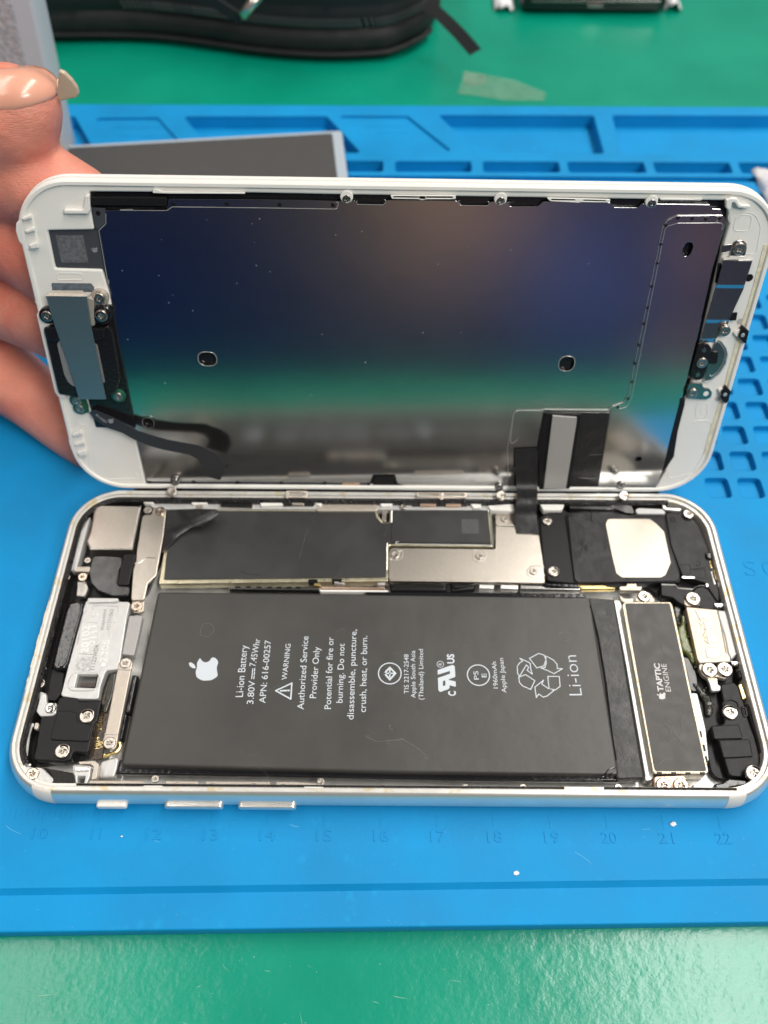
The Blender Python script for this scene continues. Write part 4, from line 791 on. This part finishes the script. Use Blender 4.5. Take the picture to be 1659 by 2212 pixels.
# loose flex tail with its printing
L_ = 'D 583 868, 620 852, 740 902, 830 950, 900 988, 1000 1020, 1100 1048, 1200 1066, 1300 1084, 1400 1128, 1455 1182, 1470 1250, 1438 1310'
R_ = 'D 610 905, 640 930, 700 968, 800 1002, 880 1048, 980 1088, 1060 1110, 1150 1128, 1235 1145, 1290 1172, 1314 1208, 1312 1240, 1295 1272'
ws = [1.2,1.4,1.8,2.2,2.6,3.0,3.4,3.8,4.2,4.6,4.9,5.0,5.0]
b = MB(D); b.strip([D.map(*p, w) for p, w in zip(pl(L_), ws)], [D.map(*p, w) for p, w in zip(pl(R_), ws)], .12)
ft = b.out('flex_tail', mat('flex_tail_black', (.035,.035,.037), .30, bump=[(.5,.03)]), D.root, ang=50)
b = MB(D)
for i in range(3): b.text(('821-01','C7-216','A5')[i], ('P',912+i*45,1775+i*38), ('P',1020+i*38-(i == 2)*60,1858+i*22-(i == 2)*30), 1.75+i*.06, .55, .02, .01)
apple(b, 'P', 1115, 1850, .36, 2.15, D); b.out('printed_code', m_patch, ft)
# driver window, silver bar and ribbon
dw = P(D, 'driver_window', 'F 228 1492, 648 1494, 572 1992, 50 1998, 42 1735, 190 1722', -.3, -.02, mat('matt_black_film', (.015,.015,.016), .35, bump=[(.4,.2)]), bev=.02)
P(D, 'driver_board', 'F 232 1500, 470 1510, 395 1985, 200 1990, 190 1720', -.02, .5, m_black, dw, bev=.15, r=.3)
P(D, 'silver_bar', 'F 285 1518, 440 1530, 437 1570, 370 1985, 227 1985, 265 1680', .5, 1.0, m_sticker, dw, bev=.1, r=.15)
b = MB(D); b.path('F 228 1496, 645 1500', .02, .09); b.path('F 520 1770, 600 1768', .05, .08); b.path('F 450 1915, 570 1922', .05, .12); b.out('film_edge', m_steeldk, dw)
def lw(c, x, y, w): return D.loc(LID.world(*px(c, x, y), w))
def bw(c, x, y, z): return D.loc(BODY.world(*px(c, x, y), z))
Lp = [lw('F',38,1728,.15), lw('F',45,1850,1.3), lw('F',55,1975,2.8), bw('F',56,2035,7.9), bw('I',314,180,7.5), bw('I',308,240,5.8), bw('I',312,290,5.0), bw('I',318,336,4.72)]
Rp = [lw('F',192,1722,.15), lw('F',190,1850,1.3), lw('F',188,1975,2.8), bw('F',187,2035,7.9), bw('I',425,180,7.5), bw('I',424,240,5.8), bw('I',430,290,5.0), bw('I',438,342,4.72)]
def smoothpts(p, k=5):
    o = []
    for i in range(len(p)-1):
        p0, p1, p2, p3 = p[max(i-1,0)], p[i], p[i+1], p[min(i+2,len(p)-1)]
        for j in range(k):
            t = j/k; o.append(.5*((2*p1)+(p2-p0)*t+(2*p0-5*p1+4*p2-p3)*t*t+(3*p1-p0-3*p2+p3)*t**3))
    return o+[p[-1]]
b = MB(D); b.strip(smoothpts(Lp), smoothpts(Rp), .14); b.out('ribbon_cable', m_flex, D.root, ang=60)
# home button and brackets on the right
b = MB(D)
secs = [((585,342),(920,348),.2),((585,372),(920,378),.95),((510,650),(830,655),.95),((492,690),(822,692),.55),((385,1055),(650,1060),.55),((375,1095),(642,1097),.2),((325,1280),(505,1272),.2),((300,1325),(470,1320),-.05)]
b.strip([D.map(*px('Z',*s[0]), s[2]) for s in secs], [D.map(*px('Z',*s[1]), s[2]) for s in secs], .12)
hb = b.out('stepped_bracket', m_steeldk, D.root, ang=8)
b = MB(D); b.path('Z 585 345, 920 352', .4, .18); b.path('Z 655 325, 832 328', .35, .16); b.out('bright_edge', m_alu, hb)
P(D, 'screw_tab', 'Z 700 165, 740 138, 810 135, 855 175, 858 230, 838 325, 655 318, 690 250', .02, .3, m_steeldk, hb, r=.6); screw(D, 'Z', 770, 232, .5, 1.35, 'n', hb)
P(D, 'dark_slot', 'Z 685 985, 752 972, 735 1070, 655 1070', .3, .62, m_gloss, hb, r=.2)
P(D, 'inner_slot', 'Z 530 400, 570 405, 520 630, 488 635', .1, .45, m_gloss, hb, r=.3); P(D, 'side_flap', 'Z 580 190, 690 178, 670 265, 560 290', .02, .3, m_steeldk, hb, r=.2)
screw(D, 'Z', 600, 1187, .5, 1.3, 'n', hb)
b = MB(D); b.plate('Z 500 1290, 560 1320, 612 1390, 630 1450, 605 1570, 540 1670, 440 1750, 350 1785, 370 1700, 440 1450', .0, .35, .12, .5); hbt = b.out('home_button', m_steeldk, D.root)
b = MB(D); b.path('Z 500 1285, 565 1315, 615 1385, 634 1455, 608 1575, 542 1680, 440 1760, 350 1792', .35, .12, False, 1.5); b.path('Z 498 1305, 550 1335, 592 1400, 608 1460, 580 1570, 515 1665, 425 1735', .36, .07, False, 1.5); b.out('bright_ring', m_alu, hbt)
P(D, 'black_socket', 'Z 462 1432, 530 1430, 515 1560, 490 1578, 415 1572, 440 1470', .35, .55, m_gloss, hbt, r=.3)
bp = P(D, 'black_bracket', 'Z 290 1370, 360 1338, 420 1350, 447 1395, 440 1470, 390 1640, 345 1755, 270 1762, 205 1725, 215 1640', .05, .7, m_gloss, bev=.1, r=.8)
b = MB(D); b.disc(('Z',362,1415), .45, .7, .76, .02, 16); b.disc(('Z',288,1700), .45, .7, .76, .02, 16); b.out('locating_dot', m_steeldk, bp)
screw(D, 'Z', 335, 1557, .8, 1.2, 'n', bp)
lbk = P(D, 'lower_bracket', 'Z 180 1795, 340 1795, 350 1850, 420 1858, 457 1905, 440 1965, 390 1988, 200 1978, 152 1955, 160 1880', .02, .5, m_steeldk, bev=.08, r=.7); screw(D, 'Z', 232, 1915, .6, 1.15, 'n', lbk)
b = MB(D); b.disc(('Z',383,1920), .55, .4, .55, .04, 18); b.out('white_peg', m_white, lbk)
P(D, 'black_edge', 'F 1125 1330, 1150 1310, 1142 1345, 1118 1372', -.5, .2, m_black); P(D, 'black_edge', 'F 1100 1412, 1132 1408, 1128 1450, 1085 1620, 1060 1780, 1000 1870, 985 1875, 1040 1640', -.8, .2, m_black, bev=.15, r=.4)
for s, x, y in [('Z 815 1135, 885 1195, 852 1335, 830 1337, 765 1262', 812, 1240), ('Z 622 1835, 672 1892, 650 2000, 615 2040, 568 1990, 563 1900', 606, 1930)]:
    o = P(D, 'edge_nut', s, -.4, 1.0, m_black, frame, bev=.15, r=.15); b = MB(D); b.disc(('Z',x,y), .42, .8, 1.08, .08, 18); b.out('nut_pin', m_alu, o)
P(D, 'white_rest', 'Z 700 1215, 790 1160, 770 1250, 740 1260', 0, .5, m_white, frame, r=.3); P(D, 'white_rest', 'Z 520 1870, 600 1850, 570 1900, 560 1950', 0, .5, m_white, frame, r=.3)
b = MB(D); b.disc(('Z',780,1078), .6, 0, .06, .02, 18); b.disc(('Z',520,1978), .55, 0, .06, .02, 18); b.out('moulded_dimple', mat('dimple_grey', (.45,.43,.41), .4), frame)
b = MB(D); b.disc(('Z',885,572), .75, 0, .05, .02, 18); b.out('peg_hole', m_gloss, frame)
P(D, 'bottom_seal', [(-57,-1.7),(57,-1.7),(57,.4),(-57,.4)], -1.6, -.25, m_rubber, r=.2)
# specks of dust on the metal back
b = MB(D); random.seed(11)
for i in range(60):
    x, y = random.uniform(480,2600), random.uniform(850,1880); p = D.map(x, y, -.08)
    if 2140 < x < 2420 and y > 1600: continue
    r = random.uniform(.03,.07)*(1.8 if i % 14 == 0 else 1); b.box(p, (r, r*random.uniform(.6,2.5), .05), random.random()*3)
tag(b.out('dust_specks', m_crumb, D.root), None, kind='stuff')

# ------------------------------------------------------------------ hand holding the display
HF = Frame((0,0,0), (1,0,0), (0,0,1), (0,-1,0))         # planes facing the viewer
def hy(x, y, Y): return HF.world(x, y, -Y)
def hand():
    b = MB(); ch = [
        [(-420,820,80,13),(-250,640,76,12),(-90,510,71,10.4),(40,458,68,8.9),(98,424,67,6.5)],
        [(-420,900,84,13),(-200,740,76,10.5),(20,690,70,9.2),(150,722,66,8.2),(300,805,64,7.8),(400,900,62,7.2),(440,1000,60,6.2)],
        [(-420,960,86,12),(-150,880,78,10),(60,940,68,8.6),(220,1060,62,7.8),(330,1180,59,6.5)],
        [(-420,1080,88,12),(-150,1120,80,9.5),(40,1190,68,8.6),(200,1270,60,7.5),(330,1360,56,6.2)],
        [(-420,1220,88,12),(-200,1350,78,9.6),(-20,1450,67,8.8),(140,1570,58,7.6),(270,1690,52,6.4),(350,1760,49,5.4)]]
    hand.ch = ch
    for c in ch:
        pts = [(hy(x,y,Y), r) for x,y,Y,r in c]
        for (a, ra), (d, rd) in zip(pts, pts[1:]):
            n = max(3, int((d-a).length/1.6))
            for i in range(n+1):
                t = i/n; bmesh.ops.create_icosphere(b.bm, subdivisions=3, radius=ra*(1-t)+rd*t, matrix=Matrix.Translation(a.lerp(d, t)))
    for x, y, Y, r in [(-420,860,88,15),(-480,1000,94,18),(-520,1150,98,18),(-560,1000,100,20),(-650,1100,110,22)]: bmesh.ops.create_icosphere(b.bm, subdivisions=3, radius=r, matrix=Matrix.Translation(hy(x,y,Y)))
    arm = [(hy(-560,1000,96), 20), (V((-150,62,72)), 25), (V((-168,0,98)), 29), (V((-215,-90,118)), 36), (V((-260,-190,130)), 40)]  # unseen forearm, added to cast shade on the left of the mat
    for (a, ra), (d, rd) in zip(arm, arm[1:]):
        for i in range(9): bmesh.ops.create_icosphere(b.bm, subdivisions=3, radius=ra+(rd-ra)*i/8, matrix=Matrix.Translation(a.lerp(d, i/8)))
    me = bpy.data.meshes.new('hand'); b.bm.to_mesh(me); b.bm.free(); o = bpy.data.objects.new('person', me); C.collection.objects.link(o)
    m = o.modifiers.new('r', 'REMESH'); m.mode = 'VOXEL'; m.voxel_size = .85
    m = o.modifiers.new('s', 'SMOOTH'); m.iterations = 8; m.factor = .6
    dg = bpy.context.evaluated_depsgraph_get(); me2 = bpy.data.meshes.new_from_object(o.evaluated_get(dg)); o.modifiers.clear(); o.data = me2
    for v in me2.vertices: v.co *= S
    me2.materials.clear(); me2.materials.append(m_skin); me2.shade_smooth(); return o
hd = hand(); tag(hd, 'bare hand with long nude gel nails pinching the top left corner of the display', 'person')
# thumb nail: a shell that hugs the upper side of the thumb tip
th = [(hy(x,y,Y), r) for x,y,Y,r in hand.ch[0]]; sph = []
for (a, ra), (d_, rd) in zip(th, th[1:]):
    for i in range(24): sph.append((a.lerp(d_, i/24), ra+(rd-ra)*i/24))
sph.append(th[-1])
def onthumb(x, y, off):
    d = (CR*(x/1.82278-829.5)/CAM[6]-CU*(y/1.82278-1106)/CAM[6]+CF).normalized(); best = None
    for c, r in sph:
        r += off; t0 = (c-CP).dot(d); q = (c-CP).length_squared-t0*t0
        t = t0-math.sqrt(r*r-q) if q < r*r else t0+(math.sqrt(q)-r)*2.0
        if best is None or t < best: best = t
    return CP+d*best
def lerpc(c, t): k = t*(len(c)-1); i = min(int(k), len(c)-2); f = k-i; return (c[i][0]*(1-f)+c[i+1][0]*f, c[i][1]*(1-f)+c[i+1][1]*f)
topc = [(-90,275),(0,262),(80,256),(130,256),(180,268),(212,292),(232,320)]; botc = [(-90,436),(0,440),(60,438),(120,424),(180,406),(214,388),(226,370)]
rings = []
for i in range(25):
    a, c = lerpc(topc, i/24), lerpc(botc, i/24)
    rings.append([onthumb(a[0]+(c[0]-a[0])*k/14+14*math.sin(math.pi*k/14)*(i/24)**4, a[1]+(c[1]-a[1])*k/14, -.4+.95*(math.sin(math.pi*k/14)*min(1, .25+(24-i)/5))**.5) for k in range(15)])
b = MB(); b.ring(rings, close=False); nb_ = b.out('nail', m_nail, hd, smooth=True); sm = nb_.modifiers.new('t', 'SOLIDIFY'); sm.thickness = .0003; sm.offset = -1
edge = [p+(CP-p).normalized()*.12 for p in rings[23][1:-1:2]]
b = MB(); b.tube(smoothpts(edge), .34, 8); b.out('glitter_line', m_glit, hd, smooth=True)
NP = Frame((0,66.5,0), (1,0,0), (0,0,1), (0,-1,0))
b = MB(NP); b.mesh(curve_mesh(fillet(mp(NP, 'R 770 405, 850 440, 950 540, 1018 640, 1038 715, 1010 765, 900 782, 750 830, 760 600', 0), .8), [], -.6, .5, .35, 3), lambda v: V((v.x, 66.5-v.z, v.y)))
b.out('nail', m_nail2, hd, ang=60, label='beige tip of the second nail behind the thumb')

# ------------------------------------------------------------------ things behind
# dark grey pad with pale rim
e = bpy.data.objects.new('grey_pad', None); C.collection.objects.link(e); e.location = (-.0552, .1535, .0); e.rotation_euler = (0,0,math.radians(6.1))
tag(e, 'flat dark grey pad with pale translucent rim lying on the mat behind the display', 'pad')
b = MB(); b.plate([(-75,-30),(41.5,-30),(41.5,22.6),(-75,22.6)], .05, 3.2, .5, 1.5); b.out('pad_rim', m_padrim, e)
b = MB(); b.plate([(-72,-28),(38.3,-28),(38.3,20.6),(-72,20.6)], 3.2, 3.5, .1, .8); b.out('pad_face', m_pad, e)
# grey grained box on the far left
BX = Frame((0,165,0), (1,0,0), (0,0,1), (0,-1,0))
p0, p1 = BX.map(125, 0), BX.map(262, 620); d = (p1-p0); top = p0-d*.35; bot = p0+d*(p0.y-.1)/(p0.y-p1.y)
e = bpy.data.objects.new('grey_case', None); C.collection.objects.link(e); e.location = (-.125,.165,0); tag(e, 'pale grey grained plastic case standing upright behind the fingers', 'case')
def bx(v): return V((v.x+125, -v.z, v.y))
b = MB(); b.mesh(curve_mesh(fillet([top.xy, bot.xy, (bot.x-60,bot.y), (top.x-60,top.y)], 1.5), [], -12, 0, 1.2, 3), bx); b.out('case_shell', m_boxrim, e, ang=50)
b = MB(); b.mesh(curve_mesh(fillet([(top.x-5.5,top.y-2), (bot.x-5.5,bot.y+3), (bot.x-58,bot.y+3), (top.x-58,top.y-2)], 1.5), [], -.2, .5, .3, 2), bx); b.out('grained_face', m_boxg, e)
# pouch with zip
TB = Frame((0,0,-5), (1,0,0), (0,1,0), (0,0,1))
foot = [TB.map(*px('A', x, y)) for x, y in [(-250,200),(150,185),(480,180),(700,186),(900,210),(1100,240),(1280,258),(1450,264),(1600,258)]]+[TB.map(*px('B', x, y)) for x, y in [(20,248),(100,215),(160,180),(205,130)]]
foot = smoothpts([V((p.x, p.y, 0)) for p in foot], 5); last = foot[-1]; foot += [last+V((2,8,0)), last+V((1,25,0)), last+V((-3,60,0)), V((-60,last.y+90,0)), V((-220,last.y+60,0)), V((-230,foot[0].y,0))]
e = bpy.data.objects.new('zip_pouch', None); C.collection.objects.link(e); e.location = (-.06,.30,-.005); tag(e, 'black zipped fabric pouch lying on the green bench at the top of the picture', 'pouch')
off = V((60,-300,5)); cen = V((-60,310,0))
def ringz(z, out_):
    return [p+(p-cen).normalized()*out_+V((0,0,z-5))+off for p in foot]
b = MB(); b.ring([ringz(z, o) for z, o in [(0,-2),(1.5,0),(4,1.2),(7,1.6),(9.5,1.0),(11,-.6),(12.2,.2),(15.2,.4),(18,.2),(19.5,-.4),(22,1),(28,1.2),(33,-1),(36,-6),(37.5,-20)]], cap1=True); b.out('pouch_body', m_cloth, e, ang=60)
b = MB(); seg = ringz(13.8, 1.0)
for i in range(12, len(seg)-7):
    a, c = seg[i], seg[i+1]; n = max(1, int((c-a).length/1.25))
    for k in range(n):
        p = a.lerp(c, k/n); ang_ = math.atan2(c.y-a.y, c.x-a.x)
        b.box(p+V((0,0,.7)), (.7,1.3,1.1), ang_, .15); b.box(p+V((.6*math.cos(ang_),.6*math.sin(ang_),-.7)), (.7,1.3,1.1), ang_, .15)
b.out('zip_teeth', m_teeth, e)
b = MB(); b.tube(smoothpts(ringz(3.2, 2.2)[6:-8:3]), .9, 8); b.out('piping', m_cloth, e)
zy = HF
PL1 = [HF.world(*px('B', x, y), -yy)+off for x, y, yy in [(180,15,236),(215,40,234),(270,90,230),(330,150,226),(395,225,222)]]
b = MB(); b.strip([p+V((1.9,0,1.1)) for p in PL1], [p+V((-1.9,0,-1.1)) for p in PL1], 1.2); b.out('zip_pull', m_cloth, e, ang=60)
PL2 = [HF.world(*px('A', x, y), -yy)+off for x, y, yy in [(1125,-20,230),(1085,20,229),(1045,70,228)]]
b = MB(); b.tube(PL2, 1.6, 12); b.out('metal_tag', m_zipm, e, smooth=True)
PL3 = [HF.world(*px('A', x, y), -yy)+off for x, y, yy in [(840,-20,232),(930,20,231),(1040,90,229)]]
b = MB(); b.strip([p+V((0,0,2.8)) for p in PL3], [p+V((0,0,-1.5)) for p in PL3], .8); b.out('strap_loop', m_cloth, e)
# black device on white tissue at the top right
q0, q1 = TB.map(*px('B',585,66)), TB.map(*px('B',1222,72))
e = bpy.data.objects.new('black_device', None); C.collection.objects.link(e); e.location = ((q0.x+q1.x)/2*S, q0.y*S, -.005); tag(e, 'glossy black slab device lying on white tissue on the bench, top right', 'device')
hw = (q1.x-q0.x)/2
b = MB(); b.plate([(-hw,0),(hw,0),(hw,130),(-hw,130)], 1.0, 10.5, 2.2, 5); b.out('device_body', m_gloss, e, ang=60)
b = MB(); b.plate([(-hw+3,3),(hw-3,3),(hw-3,127),(-hw+3,127)], 10.5, 10.9, .2, 4); b.out('device_face', m_black, e)
b = MB(); b.tube([(-hw+4,-.05,5.4),(hw-4,-.05,5.4)], .45, 8); b.tube([(-3,-.2,4),(3,-.2,4)], .9, 8); b.out('seam', m_steeldk, e)
for k, (x0, x1) in enumerate(((478,560),(1212,1285))):
    a, c = TB.map(*px('B',x0,50)), TB.map(*px('B',x1,62)); b = MB()
    N_ = 10; rings = [[V((a.x+(c.x-a.x)*i/N_, a.y-1+4*j+1.2*math.sin(i*1.3+j), .2+3.0*math.sin(math.pi*i/N_)*(.5+.5*math.sin(j*1.1+k))+1.2*math.sin(i*2.1+j*1.7)*.4-4.5)) for i in range(N_+1)] for j in range(16)]
    b.ring(rings, close=False); o = b.out('tissue', m_tissue, smooth=True); tag(o, ('crumpled white tissue poking out at the left end of the black device','crumpled white tissue poking out at the right end of the black device')[k], 'tissue')
    sm = o.modifiers.new('t', 'SOLIDIFY'); sm.thickness = .0004
# scrap of clear tape on the bench
b = MB(TB); b.plate('B 345 308, 440 322, 560 350, 702 400, 690 434, 520 432, 400 418, 315 408, 335 360', .02, .22, .02, .3, fn=lambda v: V((v.x, v.y, v.z-5+.25*math.sin(v.x*.9)+.25))); 
o = b.out('tape_scrap', m_tape); tag(o, 'crinkled piece of clear tape stuck on the green bench beyond the mat', 'tape')
b = MB(TB); b.plate('B 345 308, 440 322, 440 360, 380 372, 340 350', .3, .5, .02, .3, fn=lambda v: V((v.x, v.y, v.z-4.9))); b.out('folded_end', m_tape, o)
# white paper corner behind the display on the right
b = MB(); c0 = V((121,152,0)); N_ = 14
rings = [[V((c0.x-9+22*i/N_, c0.y-14+26*j/N_, .3+6.5*max(0,math.sin(math.pi*i/N_))*max(0,math.sin(math.pi*j/N_))+.5*math.sin(i*1.9+j*1.3))) for i in range(N_+1)] for j in range(N_+1)]
b.ring(rings, close=False); o = b.out('paper_wad', m_tissue, smooth=True); tag(o, 'soft white paper wad on the mat behind the right corner of the display', 'paper'); sm = o.modifiers.new('t', 'SOLIDIFY'); sm.thickness = .0004
